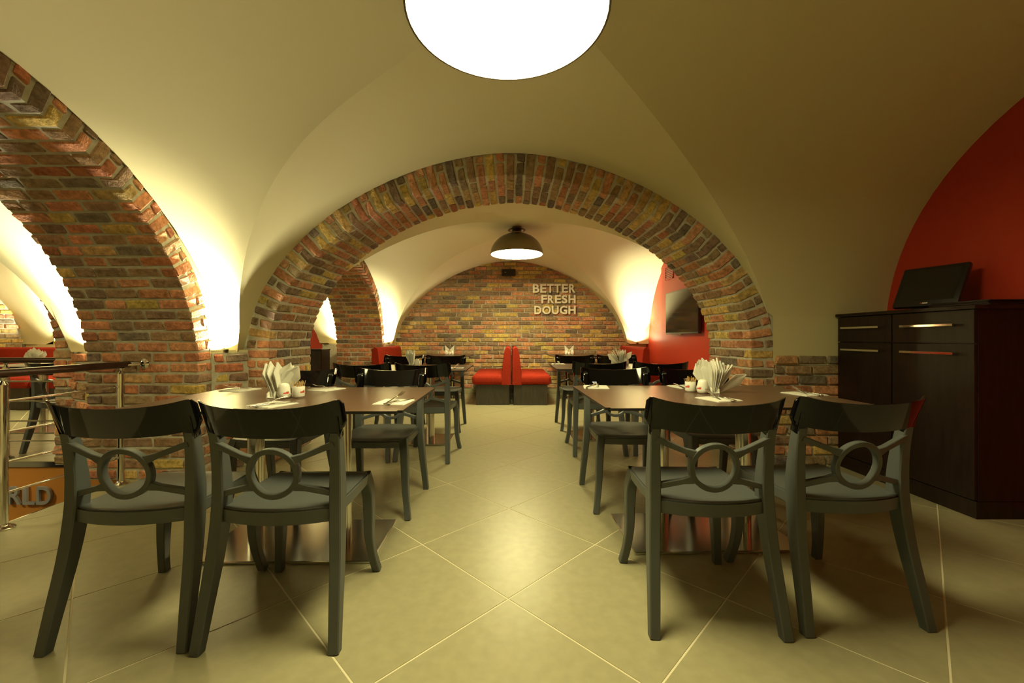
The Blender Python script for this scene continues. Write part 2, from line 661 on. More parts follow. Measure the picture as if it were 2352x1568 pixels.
ceiling = vault('ceiling', XL, XR1, DN, D1, C1, fx1, base1, curtain_far=lambda x: x > 2.05, curtain_near=lambda x: True)
tag(ceiling, 'cream plastered groin vault over the front tables')
v2 = vault('ceiling', XL, XR2 + 0.1, D2, DB, C2, fx2, base2, curtain_far=lambda x: abs(x) > 2.08, curtain_near=lambda x: abs(x) > 2.05)
tag(v2, 'cream plastered groin vault over the rear tables')
# aisle on the left: mirrored vaults
def fxa(x, d):
    return lerp(max(side_prof(d - C1), 0.5), max(ell(d - C1, 1.85, 1.66, 0.86), 0.5), sst((XLL - x) / 1.9) * sst((x + 8.1) / 1.9))
def basea(x, d):
    z = main_prof(x - XC_L)
    return z + 0.10 * dome(d, C1 - 1.81, D1) if z > 0 else z
def fxb(x, d):
    return lerp(max(side_prof(d - C2) if x > -6.5 else ell(d - C2, lerp(1.12, 1.62, sst((x + 8.1) / 1.6)), lerp(1.20, 1.55, sst((x + 8.1) / 1.6)), 0.80), 0.5), max(ell(d - C2, 1.74, 1.70, 0.85), 0.5), sst((XLL - x) / 1.9) * sst((x + 8.1) / 1.9))
def baseb(x, d):
    return base2(x - XC_L, d)
v3 = vault('ceiling', -8.1, XLL, DN, D1, C1, fxa, basea, curtain_far=lambda x: abs(x - XC_L) > 2.05, curtain_near=lambda x: True)
tag(v3, 'cream plastered groin vault over the stairwell')
v4 = vault('ceiling', -8.1, XLL, D2, DB, C2, fxb, baseb, curtain_far=lambda x: abs(x - XC_L) > 2.08, curtain_near=lambda x: abs(x - XC_L) > 2.05)
tag(v4, 'cream plastered groin vault in the far left corner')

# ------------------------------------------------------------------ arches
mid = build_arch('wall_middle', MA, MB, MZ, MP, 0.178, D2 - D1, lambda s, z, d: (s, D1 + d, z), 11,
                 'brick cross arch between the front and the rear dining bay')
lf = build_arch('wall_left', 1.62, 1.55, 0.76, 2.0, 0.155, XL - XLL, lambda s, z, d: (XL - d, C1 + s, z), 12,
                'brick arcade arch on the left opening onto the stairwell')
lr = build_arch('wall_left_rear', 1.62, 1.55, 0.76, 2.0, 0.155, XL - XLL, lambda s, z, d: (XL - d, C2 + s, z), 13,
                'brick arcade arch on the left of the rear bay')
la = build_arch('wall_left_middle', MA, MB, MZ, MP, 0.178, D2 - D1, lambda s, z, d: (XC_L + s, D1 + d, z), 14,
                'brick cross arch beyond the stairwell railing')

bm = bmesh.new()
for x0, x1, y, z1 in ((2.02, XR1, D1 + .013, 1.40), (XL - .02, -2.02, D1 + .013, 1.30), (2.02, XR2, D2 - .013, 1.2), (XL - .02, -2.02, D2 - .013, 1.2),
                      (2.04, XR2, DB + .012, 1.2), (XL - .02, -2.04, DB + .012, 1.2)):
    bm.faces.new([bm.verts.new(v) for v in ((x0, y, .82), (x1, y, .82), (x1, y, z1), (x0, y, z1))])
struct('trim_7', bm, 'plaster', label='plaster backing at the vault springers')
# plaster spandrels over the arcade rings
def spandrel(x, c, name, label):
    bm = bmesh.new()
    n = 90
    a = []
    for i in range(n + 1):
        t = PI * i / n
        a.append((bm.verts.new((x, c - 1.60 * math.cos(t), 0.76 + 1.53 * math.sin(t))), bm.verts.new((x, c - 1.80 * math.cos(t), 0.76 + 1.60 * math.sin(t)))))
    for p, q in zip(a, a[1:]): bm.faces.new((p[0], q[0], q[1], p[1]))
    struct(name, bm, 'plaster', label=label)
spandrel(XL - 0.006, C1, 'trim_2', 'plaster edge over the left brick arch')
spandrel(XLL + 0.006, C1, 'trim_3', 'plaster edge over the stairwell side of the left brick arch')
spandrel(XL - 0.006, C2, 'trim_4', 'plaster edge over the rear left brick arch')
spandrel(XLL + 0.006, C2, 'trim_5', 'plaster edge over the aisle side of the rear left brick arch')
# ------------------------------------------------------------------ piers and walls
bm = bmesh.new()
box(bm, XLL + 0.013, XL - 0.013, 3.05, 4.22, 0, SPRING - 0.004)
box(bm, -3.50, -2.05, D1 + 0.013, D2 - 0.013, 0, SPRING - 0.004)
pier = struct('wall_pier', bm, 'mortar', label='brick pier between the two left arches')
def prism(bm, pts, z0, z1):
    lo = [bm.verts.new((x, y, z0)) for x, y in pts]
    hi = [bm.verts.new((x, y, z1)) for x, y in pts]
    n = len(pts)
    bm.faces.new(lo); bm.faces.new(hi)
    for i in range(n):
        bm.faces.new((lo[i], lo[(i + 1) % n], hi[(i + 1) % n], hi[i]))
bm = bmesh.new()
prism(bm, [(XL - 0.1, 3.09), (XL, 3.09), (-2.09, D1), (-2.09, D1 + 0.1), (XL - 0.1, D1 + 0.1)], 0, SPRING - 0.004)
prism(bm, [(XLL + 0.1, 3.09), (XLL, 3.09), (-3.48, D1), (-3.48, D1 + 0.1), (XLL + 0.1, D1 + 0.1)], 0, SPRING - 0.004)
link_o = obj('mortar_corner', bm, 'mortar', pier)
B = Bricks(21)
def face_between(B, p, q, z0, z1, first=0):
    p, q = Vector((*p, 0)), Vector((*q, 0))
    u = (q - p); L = u.length; u.normalize()
    into = Vector((-u.y, u.x, 0))
    brick_face(B, p, u, into, L, z0, z1, first=first)
face_between(B, (XL - 0.003, 3.10), (-2.085, D1 - 0.012), 0, SPRING - 0.008)
face_between(B, (-3.49, D1 - 0.012), (XLL + 0.003, 3.10), 0, SPRING - 0.008, 1)
B.finish(pier)
# low brick wall on the right of the middle arch
bm = bmesh.new()
box(bm, 2.06, XR1 + 0.1, D1 + 0.006, D2 - 0.013, 0, SPRING - 0.03)
low = struct('wall_low', bm, 'mortar', label='low brick wall beside the dark cabinets')
B = Bricks(22)
brick_face(B, (2.10, D1 - 0.008, 0), (1, 0, 0), (0, 1, 0), XR1 - 2.10, 0, SPRING - 0.025)
brick_face(B, (XR2, D2 + 0.008, 0), (-1, 0, 0), (0, -1, 0), XR2 - 2.10, 0, SPRING - 0.025)
B.finish(low)
# pier at the rear left corner and far right corner (bay 2)
bm = bmesh.new()
box(bm, XLL + 0.013, XL - 0.013, 7.3, 7.75, 0, SPRING - 0.004)
prism(bm, [(XL - 0.1, 7.33), (XL, 7.33), (-2.12, DB), (-2.12, DB + 0.1), (XL - 0.1, DB + 0.1)], 0, SPRING - 0.004)
prism(bm, [(XLL + 0.1, 7.33), (XLL, 7.33), (-3.45, DB), (-3.45, DB + 0.1), (XLL + 0.1, DB + 0.1)], 0, SPRING - 0.004)
cp = struct('wall_corner', bm, 'mortar', label='brick corner pier at the far end of the left arcade')
B = Bricks(23)
face_between(B, (XL - 0.003, 7.34), (-2.12, DB - 0.012), 0, SPRING - 0.008)
B.finish(cp)

# back wall of brick
bm = bmesh.new()
NB = 60
lo, hi = [], []
for i in range(NB + 1):
    x = lerp(-2.2, 2.2, i / NB)
    lo.append(bm.verts.new((x, DB + 0.006, 0)))
    hi.append(bm.verts.new((x, DB + 0.006, max(SPRING, back_prof(x)) + 0.12)))
for i in range(NB): bm.faces.new((lo[i], lo[i + 1], hi[i + 1], hi[i]))
wb = struct('wall_back', bm, 'mortar', label='brick end wall with the cream lettering')
B = Bricks(24)
brick_face(B, (-2.2, DB - 0.008, 0), (1, 0, 0), (0, 1, 0), 4.4, 0.09, 2.48,
           test=lambda u, z: z < max(SPRING, back_prof(u - 2.2)) + 0.06)
B.finish(wb)
bm = bmesh.new()
box(bm, -2.2, 2.45, DB - 0.035, DB + 0.05, 0, 0.085, 0.003)
struct('baseboard_back', bm, 'tile', label='beige tile skirting along the brick end wall')

# red walls
def red_wall(name, pts, z1, label):
    bm = bmesh.new()
    for (x0, y0), (x1, y1) in zip(pts, pts[1:]):
        u = Vector((x1 - x0, y1 - y0)).normalized()
        bm.faces.new([bm.verts.new(v) for v in ((x0, y0, 0), (x1, y1, 0), (x1, y1, z1), (x0, y0, z1))])
    bmesh.ops.remove_doubles(bm, verts=bm.verts[:], dist=1e-4)
    return struct(name, bm, 'red_wall', label=label)
red_wall('wall_right', [(XR1, DN), (XR1, D1 + 0.08)], 2.75, 'red painted wall behind the dark cabinets')
red_wall('wall_right_rear', [(XR2 - 0.03, D2 - 0.05), (XR2 - 0.03, 6.77), (XR2, 6.775), (XR2, 7.7)], 2.6, 'red painted wall with the wall television')
red_wall('wall_left_back', [(-8.1, DB + 0.01), (XLL, DB + 0.01)], 2.6, 'red painted end wall of the left aisle')
# wall behind the camera and outer left wall
bm = bmesh.new()
bm.faces.new([bm.verts.new(v) for v in ((-8.1, DN, 0), (XR1 + 0.1, DN, 0), (XR1 + 0.1, DN, 2.8), (-8.1, DN, 2.8))])
struct('wall_front', bm, 'plaster', label='plain plaster wall')
bm = bmesh.new()
bm.faces.new([bm.verts.new(v) for v in ((-8.1, DN, -1.5), (-8.1, DB + 0.1, -1.5), (-8.1, DB + 0.1, 2.8), (-8.1, DN, 2.8))])
wo = struct('wall_outer', bm, 'mortar', label='brick outer wall of the left aisle')
B = Bricks(25)
brick_face(B, (-8.09, 4.1, 0), (0, 1, 0), (-1, 0, 0), 3.5, 0, 2.55,
           test=lambda u, z: z < max(.86, ell(4.1 + u - C2, 1.12, 1.20, 0.80)) + 0.05)
B.finish(wo, 120)

# ------------------------------------------------------------------ floor with diagonal tiles and the stairwell hole
HX, HD = -2.77, 3.405         # hole: x < HX and y < HD
bm = bmesh.new()
for (x0, x1, y0, y1) in ((HX, XR1 + 0.1, DN, DB + 0.1), (-8.1, HX, HD, DB + 0.1)):
    bm.faces.new([bm.verts.new(v) for v in ((x0, y0, -0.0016), (x1, y0, -0.0016), (x1, y1, -0.0016), (x0, y1, -0.0016))])
floor = struct('floor', bm, 'grout', label='beige tiled floor laid diagonally with pale joints')
T = 0.601
def clip(poly, ax, val, keep_gt):
    out = []
    for i in range(len(poly)):
        p, q = poly[i], poly[(i + 1) % len(poly)]
        a = (p[ax] - val) * (1 if keep_gt else -1)
        b = (q[ax] - val) * (1 if keep_gt else -1)
        if a >= 0: out.append(p)
        if a * b < 0:
            t = a / (a - b)
            out.append((p[0] + t * (q[0] - p[0]), p[1] + t * (q[1] - p[1])))
    return out
def tile_mesh(poly):
    bm = bmesh.new()
    top = [bm.verts.new((x, y, 0)) for x, y in poly]
    cx = sum(p[0] for p in poly) / len(poly); cy = sum(p[1] for p in poly) / len(poly)
    bot = []
    for x, y in poly:
        l = math.hypot(x - cx, y - cy) or 1
        bot.append(bm.verts.new((x + (x - cx) / l * 0.0012, y + (y - cy) / l * 0.0012, -0.0028)))
    bm.faces.new(top)
    n = len(poly)
    for i in range(n): bm.faces.new((top[i], bot[i], bot[(i + 1) % n], top[(i + 1) % n]))
    bmesh.ops.recalc_face_normals(bm, faces=bm.faces[:])
    me = bpy.data.meshes.new('floor_tile')
    bm.to_mesh(me); bm.free()
    me.materials.append(M['tile'])
    return me
hd = T / math.sqrt(2)
rr = (T - 0.0070) / math.sqrt(2)
full = [(0, -rr), (rr, 0), (0, rr), (-rr, 0)]
tm = tile_mesh(full)
tx0, ty0 = -0.008, 1.612
for i in range(-16, 17):
    for j in range(-16, 24):
        if (i + j) % 2 == 0: continue
        x, y = tx0 + i * hd, ty0 + j * hd
        if not (-7.9 < x < XR1 + 0.2 and DN - 0.1 < y < DB + 0.2): continue
        q = project((x, max(y, 0.6), 0))
        if not (-900 < q[0] < 3200): continue
        in_hole_x, in_hole_y = x + hd < HX, y + hd < HD
        if x - hd >= HX or y - hd >= HD:
            o = link('floor_tile', tm, None, floor); o.location = (x, y, 0)
            continue
        if x + hd <= HX and y + hd <= HD: continue
        P = [(x + a, y + b) for a, b in full]
        pieces = []
        if x + hd > HX: pieces.append(clip(P, 0, HX, True))
        if x - hd < HX and y + hd > HD: pieces.append(clip(clip(P, 0, HX, False), 1, HD, True))
        for pc in pieces:
            if len(pc) >= 3:
                link('floor_tile', tile_mesh(pc), None, floor)
# stairwell
bm = bmesh.new()
box(bm, HX - 0.02, HX + 0.02, DN, HD, -0.045, -0.004)
box(bm, -8.1, HX, HD - 0.008, HD + 0.02, -0.045, -0.004)
struct('trim_1', bm, 'chrome', label='polished steel edge strip around the stairwell opening')
bm = bmesh.new()
box(bm, HX, HX + 0.03, DN, HD, -2.0, -0.046)
struct('wall_stairwell', bm, 'stair', label='dark stairwell lining below the floor')
bm = bmesh.new()
box(bm, -8.1, HX, DN, HD, -2.05, -2.0)
struct('floor_stairwell', bm, 'stair', label='dark floor at the bottom of the stairwell')

# ------------------------------------------------------------------ text
def text_mesh(s, depth, bold=0.03):
    cu = bpy.data.curves.new('txt', 'FONT')
    cu.body = s
    cu.extrude = depth
    cu.offset = bold
    cu.resolution_u = 6
    o = bpy.data.objects.new('txt', cu)
    C.objects.link(o)
    dg = bpy.context.evaluated_depsgraph_get()
    me = bpy.data.meshes.new_from_object(o.evaluated_get(dg))
    bpy.data.objects.remove(o)
    return me

def letter(ch, x0, x1, z0, z1, y, depth, m, parent, name='letter', bold=0.03):
    """front-facing letter filling a box in the XZ plane, front face at y"""
    me = text_mesh(ch, 0.5, bold).copy()
    xs = [v.co.x for v in me.vertices]; ys = [v.co.y for v in me.vertices]
    a, b, c, d = min(xs), max(xs), min(ys), max(ys)
    for v in me.vertices:
        v.co = Vector((x0 + (v.co.x - a) / (b - a) * (x1 - x0), y + (0.5 - v.co.z) * depth, z0 + (v.co.y - c) / (d - c) * (z1 - z0)))
    me.flip_normals()
    bm = bmesh.new(); bm.from_mesh(me)
    bmesh.ops.recalc_face_normals(bm, faces=bm.faces[:])
    bm.to_mesh(me); bm.free()
    me.name = name
    me.materials.clear()
    return link(name, me, m, parent)

# orange panel with WORLD
bm = bmesh.new()
box(bm, -7.0, -2.9, HD + 0.005, HD + 0.03, -1.2, -0.048)
panel = empty('sign_panel', (0, 0, 0))
tag(panel, 'orange sign panel with grey lettering below the railing', 'sign')
obj('board', bm, 'orange', panel)
def wx(px, d): return (px - 1172) * d / F_PX
ld = HD - 0.01
for ch, a, b in (('W', -72, -22), ('O', -18, 15.5), ('R', 20.3, 50.5), ('L', 54.7, 82), ('D', 85.6, 119)):
    zt, zb = CAM_H - (1117 - 775) * ld / F_PX, CAM_H - (1158 - 775) * ld / F_PX
    letter(ch, wx(a, ld), wx(b, ld), zb, zt, HD - 0.02, 0.02, 'sign_grey', panel, bold=0.014)
# BETTER FRESH DOUGH
sign = empty('wall_lettering', (0, 0, 0))
tag(sign, 'raised cream letters reading better fresh dough on the brick end wall', 'sign')
dl = DB - 0.07
rows = [('BETTER', [(372, 610), (640, 855), (880, 1125), (1145, 1385), (1420, 1635), (1680, 1905)], 190, 500),
        ('FRESH', [(680, 880), (915, 1130), (1175, 1385), (1415, 1620), (1660, 1915)], 583, 885),
        ('DOUGH', [(430, 675), (715, 1020), (1060, 1305), (1345, 1615), (1660, 1915)], 972, 1275)]
for word, spans, t_, b_ in rows:
    for ch, (a, b) in zip(word, spans):
        zt = CAM_H + (775 - (640 + t_ / 15.68)) * dl / F_PX
        zb = CAM_H + (775 - (640 + b_ / 15.68)) * dl / F_PX
        letter(ch, wx(1200 + a / 15.68, dl), wx(1200 + b / 15.68, dl), zb, zt, dl, 0.035, 'sign_cream', sign, bold=0.028)

# ------------------------------------------------------------------ lamps
def lamp(x, y, ztop, label, glow='lamp_glow'):
    L = empty('ceiling_lamp', (x, y, 2.17))
    tag(L, label, 'lamp', 'dome ceiling lamps')
    bm = bmesh.new()
    prof_o, prof_i = [], []
    for i in range(15):
        t = i / 14 * PI / 2
        prof_o.append((0.365 * math.cos(t) if i < 14 else 0.02, 0.30 * math.sin(t)))
        prof_i.append((0.357 * math.cos(t) if i < 14 else 0.02, 0.292 * math.sin(t)))
    lathe(bm, [prof_i[0]] + prof_o, 64)
    obj('shade', bm, 'lamp_metal', L, 40)
    bm = bmesh.new()
    lathe(bm, prof_i, 64)
    obj('reflector', bm, 'lamp_white', L, 40)
    bm = bmesh.new()
    lathe(bm, [(0.0, 0.012), (0.20, 0.014), (0.34, 0.020), (0.352, 0.026), (0.0, 0.03)], 64)
    obj('diffuser', bm, glow, L, 60)
    bm = bmesh.new()
    h = ztop - 2.17
    lathe(bm, [(0.0, h), (0.06, h), (0.065, h - 0.035), (0.12, h - 0.055), (0.125, h - 0.062), (0.09, h - 0.064), (0.07, h - 0.085), (0.0, h - 0.085)], 40)
    obj('canopy', bm, 'lamp_metal', L, 35)
    bm = bmesh.new()
    cyl(bm, (0, 0, 0.27), (0, 0, h - 0.07), 0.022, 16)
    obj('stem', bm, 'chrome', L, 40)
    for k in range(3):
        a = k * 2.1
        bm = bmesh.new()
        cyl(bm, (0.05 * math.cos(a), 0.05 * math.sin(a), 0.29), (0.05 * math.cos(a), 0.05 * math.sin(a), h - 0.075), 0.005, 8)
        obj('rod', bm, 'chrome', L, 40)
    return L
lamp(-0.01, 1.49, 2.585, 'large glowing dome lamp overhead above the front tables')
lamp(0.09, 5.75, 2.57, 'dome lamp hanging in the rear bay before the brick end wall', 'lamp_glow_rear')
lamp(XC_L, 1.49, 2.56, 'added dome fill lamp over the stairwell, unseen, outside the left picture edge')  # unseen lamp, added as fill light for the stairwell bay
lamp(XC_L, 5.75, 2.55, 'added dome fill lamp over the far left table, unseen, hidden by the left arch')  # likewise added out of sight, to brighten the rear of the left aisle

def uplight(x, y, label, aim=(0, 0, 1), power=UP_POWER, angle=72, flood=1.0):
    U = empty('uplight', (x, y, SPRING))
    tag(U, label, 'uplight', 'uplights on the vault springers')
    bm = bmesh.new()
    lathe(bm, [(0.0, 0), (0.020, 0), (0.022, 0.004), (0.022, 0.024), (0.019, 0.024), (0.018, 0.016), (0.0, 0.016)], 20)
    obj('housing', bm, 'lamp_metal', U, 40)
    bm = bmesh.new()
    lathe(bm, [(0.0, 0.019), (0.0175, 0.019), (0.0175, 0.017), (0.0, 0.017)], 20)
    obj('lens', bm, 'up_glow', U)
    for nm, en, ang, bl, dr in (('uplight_beam', power, angle, 0.8, aim), ('uplight_flood', UP_WIDE * flood * power / UP_POWER, 165, 0.6, (aim[0] * 2, -0.18, 1))):
        ld_ = bpy.data.lights.new(nm, 'SPOT')
        ld_.energy = en
        ld_.color = UP_COL
        ld_.spot_size = math.radians(ang)
        ld_.spot_blend = bl
        ld_.shadow_soft_size = 0.02
        lo_ = bpy.data.objects.new(nm, ld_)
        C.objects.link(lo_)
        lo_.parent = U
        lo_.location = (0, 0, 0.030)
        lo_.rotation_euler = Vector(dr).to_track_quat('-Z', 'Y').to_euler()
uplight(-2.190, 3.180, 'uplight on the pier between left arch and middle arch', (-0.14, -0.14, 1))
uplight(-3.25, 3.215, 'uplight on the stairwell side of the left pier', (0.06, -0.14, 1), UP_POWER * 1.2)
uplight(-2.190, 7.445, 'uplight in the rear left corner above the red bench', (-0.14, -0.14, 1))
uplight(2.28, 7.42, 'uplight in the rear right corner above the red bench', (0.0, -0.14, 1), flood=0.35)
uplight(-3.075, 7.445, 'uplight beyond the rear left arch above the dark sideboard', (0.10, -0.14, 1))
uplight(-7.50, 7.02, 'uplight in the far left corner', (0.0, 0.0, 1), UP_POWER * 1.2)
bm = bmesh.new()
box(bm, -8.1, -7.15, 6.90, DB, 0, SPRING - .002)
struct('trim_8', bm, 'plaster', label='plaster ledge in the far left corner')
for x0, y0, x1, y1 in ((XL, 3.09, -2.09, D1), (-3.48, D1, XLL, 3.09), (XL, 7.33, -2.12, DB), (-3.45, DB, XLL, 7.33)):
    bm = bmesh.new()
    u = Vector((x1 - x0, y1 - y0)).normalized() * .006
    n_ = Vector((-u.y, u.x))
    prism(bm, [(x0 + n_.x, y0 + n_.y), (x1 + n_.x, y1 + n_.y), (x1 + n_.x * 2.5, y1 + n_.y * 2.5), (x0 + n_.x * 2.5, y0 + n_.y * 2.5)], SPRING - .02, SPRING + .016)
    struct('trim_6', bm, 'plaster', label='plaster lip in front of the uplight')

# ------------------------------------------------------------------ chair
def make_chair():
    root = empty('dining_chair')
    def rear(s):
        bm = bmesh.new()
        p = crom([(s * .221, -.240, 0), (s * .214, -.214, .12), (s * .205, -.178, .28), (s * .198, -.158, .42), (s * .197, -.155, .52), (s * .199, -.168, .64), (s * .203, -.196, .775)], 5)
        n = len(p)
        se = []
        for i in range(n):
            t = i / (n - 1)
            z = p[i].z
            wd = lerp(.034, .040, min(1, z / .4)) if z < .5 else lerp(.040, .030, (z - .5) / .28)
            dp = lerp(.034, .058, min(1, z / .42)) if z < .5 else lerp(.058, .030, min(1, (z - .5) / .26))
            se.append((wd, dp))
        sweep(bm, p, se, (1, 0, 0))
        return obj('leg', bm, 'chair', root, 32)
    def front(s):
        bm = bmesh.new()
        p = crom([(s * .172, .180, .432), (s * .184, .203, .36), (s * .188, .205, .27), (s * .190, .203, .17), (s * .199, .214, .08), (s * .212, .236, 0)], 5)
        n = len(p)
        se = [(lerp(.046, .032, min(1, i / n * 1.3)), lerp(.060, .034, min(1, i / n * 1.3))) for i in range(n)]
        sweep(bm, p, se, (1, 0, 0))
        return obj('leg', bm, 'chair', root, 32)
    rear(-1); rear(1); front(-1); front(1)
    # seat
    bm = bmesh.new()
    NU, NV = 20, 18
    def top(u, v):
        hw = .196 + .004 * math.sin(PI * v)
        hw -= .016 * max(0, (v - .85) / .15) ** 2
        y0 = -.172 - .040 * (1 - u * u)
        y1 = .208 + .014 * (1 - u * u)
        z = .446 - .013 * (1 - u * u) * math.sin(PI * min(1, v * 1.05)) ** 0.7 + .003 * v
        z -= .014 * max(0, (v - .90) / .10) ** 2
        return Vector((u * hw, y0 + (y1 - y0) * v, z))
    T_ = [[bm.verts.new(top(-1 + 2 * i / NU, j / NV)) for i in range(NU + 1)] for j in range(NV + 1)]
    Bm = []
    for j in range(NV + 1):
        r = []
        for i in range(NU + 1):
            q = top(-1 + 2 * i / NU, j / NV)
            r.append(bm.verts.new((q.x * .985, q.y * .99, .392 + (0.006 if j > 0 and j < NV else 0))))
        Bm.append(r)
    for j in range(NV):
        for i in range(NU):
            bm.faces.new((T_[j][i], T_[j][i + 1], T_[j + 1][i + 1], T_[j + 1][i]))
            bm.faces.new((Bm[j][i], Bm[j + 1][i], Bm[j + 1][i + 1], Bm[j][i + 1]))
    for i in range(NU):
        for j in (0, NV):
            bm.faces.new((T_[j][i], T_[j][i + 1], Bm[j][i + 1], Bm[j][i]))
    for j in range(NV):
        for i in (0, NU):
            bm.faces.new((T_[j][i], T_[j + 1][i], Bm[j + 1][i], Bm[j][i]))
    rim = [e for e in bm.edges if len(e.link_faces) == 2 and abs(e.link_faces[0].normal.angle(e.link_faces[1].normal, 0)) > .9]
    bmesh.ops.recalc_face_normals(bm, faces=bm.faces[:])
    rim = [e for e in bm.edges if len(e.link_faces) == 2 and e.calc_face_angle(0) > .9]
    bmesh.ops.bevel(bm, geom=rim, offset=.006, segments=2, affect='EDGES')
    obj('seat', bm, 'chair', root, 50)
    # ring and its four arms
    def by(x, z):     # bowed back surface
        py = -.158 - .0 * z
        if z > .52: py = lerp(-.158, -.198, (z - .52) / .25)
        return py - .034 * (1 - (x / .2) ** 2)
    RC, RR = .566, .0785
    bm = bmesh.new()
    n = 40
    pts, sd = [], []
    for i in range(n):
        a = 2 * PI * i / n
        x, z = RR * math.cos(a), RC + RR * math.sin(a)
        pts.append((x, by(x, z), z)); sd.append((math.cos(a), 0, math.sin(a)))
    sweep(bm, pts, (.0175, .024), sd, closed=True)
    ring = obj('back_ring', bm, 'chair', root, 32)
    for s in (-1, 1):
        for up in (1, -1):
            bm = bmesh.new()
            a = math.radians(33)
            x0, z0 = s * (RR + .004) * math.cos(a), RC + up * (RR + .004) * math.sin(a)
            z1 = .660 if up > 0 else .486
            pp, se = [], []
            for k in range(9):
                t = k / 8
                x, z = lerp(x0, s * .196, t), lerp(z0, z1, t) 
                pp.append((x, lerp(by(x0, z0), by(s * .19, z1), t), z))
                se.append((lerp(.030, .019, min(1, t * 4)) if t < .3 else lerp(.019, .021, (t - .3) / .7), .021))
            sweep(bm, pp, se, (0, 0, 1))
            obj('back_arm', bm, 'chair', root, 32)
    # glossy backrest with sockets over the posts
    bm = bmesh.new()
    NU, NV = 36, 8
    def bp(u, v, th):
        x = .236 * math.sin(u * 1.15) / math.sin(1.15)
        h0 = .690 + .024 * u * u
        h1 = .792 + .030 * u * u
        e = max(0, (abs(u) - .86) / .14)
        k = 1 - .42 * (1 - math.sqrt(max(0, 1 - e * e)))
        zc, hh = (h0 + h1) / 2, (h1 - h0) / 2 * k
        z = zc + hh * v
        lean = -.178 - .41 * (z - .69)
        y = lean - .056 * (1 - u * u) + .018 * abs(u) ** 6
        return Vector((x, y + th, z))
    F_ = [[bm.verts.new(bp(-1 + 2 * i / NU, -1 + 2 * j / NV, -.004)) for i in range(NU + 1)] for j in range(NV + 1)]
    K_ = [[bm.verts.new(bp(-1 + 2 * i / NU, -1 + 2 * j / NV, .004)) for i in range(NU + 1)] for j in range(NV + 1)]
    for j in range(NV):
        for i in range(NU):
            bm.faces.new((F_[j][i], F_[j][i + 1], F_[j + 1][i + 1], F_[j + 1][i]))
            bm.faces.new((K_[j][i], K_[j + 1][i], K_[j + 1][i + 1], K_[j][i + 1]))
    for i in range(NU):
        for j in (0, NV): bm.faces.new((F_[j][i], F_[j][i + 1], K_[j][i + 1], K_[j][i]))
    for j in range(NV):
        for i in (0, NU): bm.faces.new((F_[j][i], F_[j + 1][i], K_[j + 1][i], K_[j][i]))
    for s in (-1, 1):
        sweep(bm, crom([(s * .200, -.173, .682), (s * .201, -.184, .72), (s * .203, -.198, .765), (s * .204, -.204, .785)], 3),
              [(.037, .039)] * 7 + [(.034, .034), (.026, .026), (.016, .016)], (1, 0, 0))
    obj('backrest', bm, 'gloss', root, 45)
    return root

CH = [  # x, y, rot(deg), label
    (-1.290, 1.578, 2.0, 'dark grey dining chair near the railing, near side of front left table'),
    (-0.792, 1.575, 0.8, 'dark grey chair seen from behind, near side of front left table by the aisle'),
    (0.716, 1.640, -1.5, 'dark grey chair seen from behind, near side of front right table by the aisle'),
    (1.222, 1.668, 3.5, 'dark grey dining chair at front right table nearest the dark cabinets'),
    (-0.785, 2.545, 180.5, 'dark grey chair facing the camera behind front left table, next to the aisle'),
    (-1.390, 2.545, 178, 'dark grey chair facing the camera behind front left table, next to the brick pier'),
    (0.712, 2.625, 179, 'dark grey chair facing the camera behind front right table, next to the aisle'),
    (1.250, 2.625, 181, 'dark grey chair facing the camera behind front right table, by the low brick wall'),
    (-0.700, 3.600, -6, 'dark grey dining chair under the middle arch, back to camera, left of the aisle'),
    (-1.225, 3.600, 2, 'dark grey dining chair under the middle arch, back to camera, beside the left brick jamb'),
    (-0.755, 4.660, 180, 'dark grey dining chair facing the camera at rear left table, next to the aisle'),
    (-1.245, 4.660, 180, 'dark grey dining chair facing the camera at rear left table, away from the aisle'),
    (0.765, 3.780, 2, 'dark grey dining chair under the middle arch, back to camera, right of the aisle'),
    (1.310, 3.780, -3, 'dark grey dining chair under the middle arch, back to camera, beside the right brick jamb'),
    (0.772, 4.740, 180, 'dark grey dining chair facing the camera at rear right table, next to the aisle'),
    (1.270, 4.740, 180, 'dark grey dining chair facing the camera at rear right table, nearest the television wall'),
    (-4.03, 3.84, -6, 'dark grey dining chair behind the railing, back to camera, at the far left table'),
]
proto = make_chair()
for i, (x, y, r, lab) in enumerate(CH):
    o = proto if i == 0 else copy_tree(proto)
    o.location = (x, y, 0)
    o.rotation_euler = (0, 0, math.radians(r))
    tag(o, lab, 'chair', 'dark grey dining chairs with glossy black backrests')

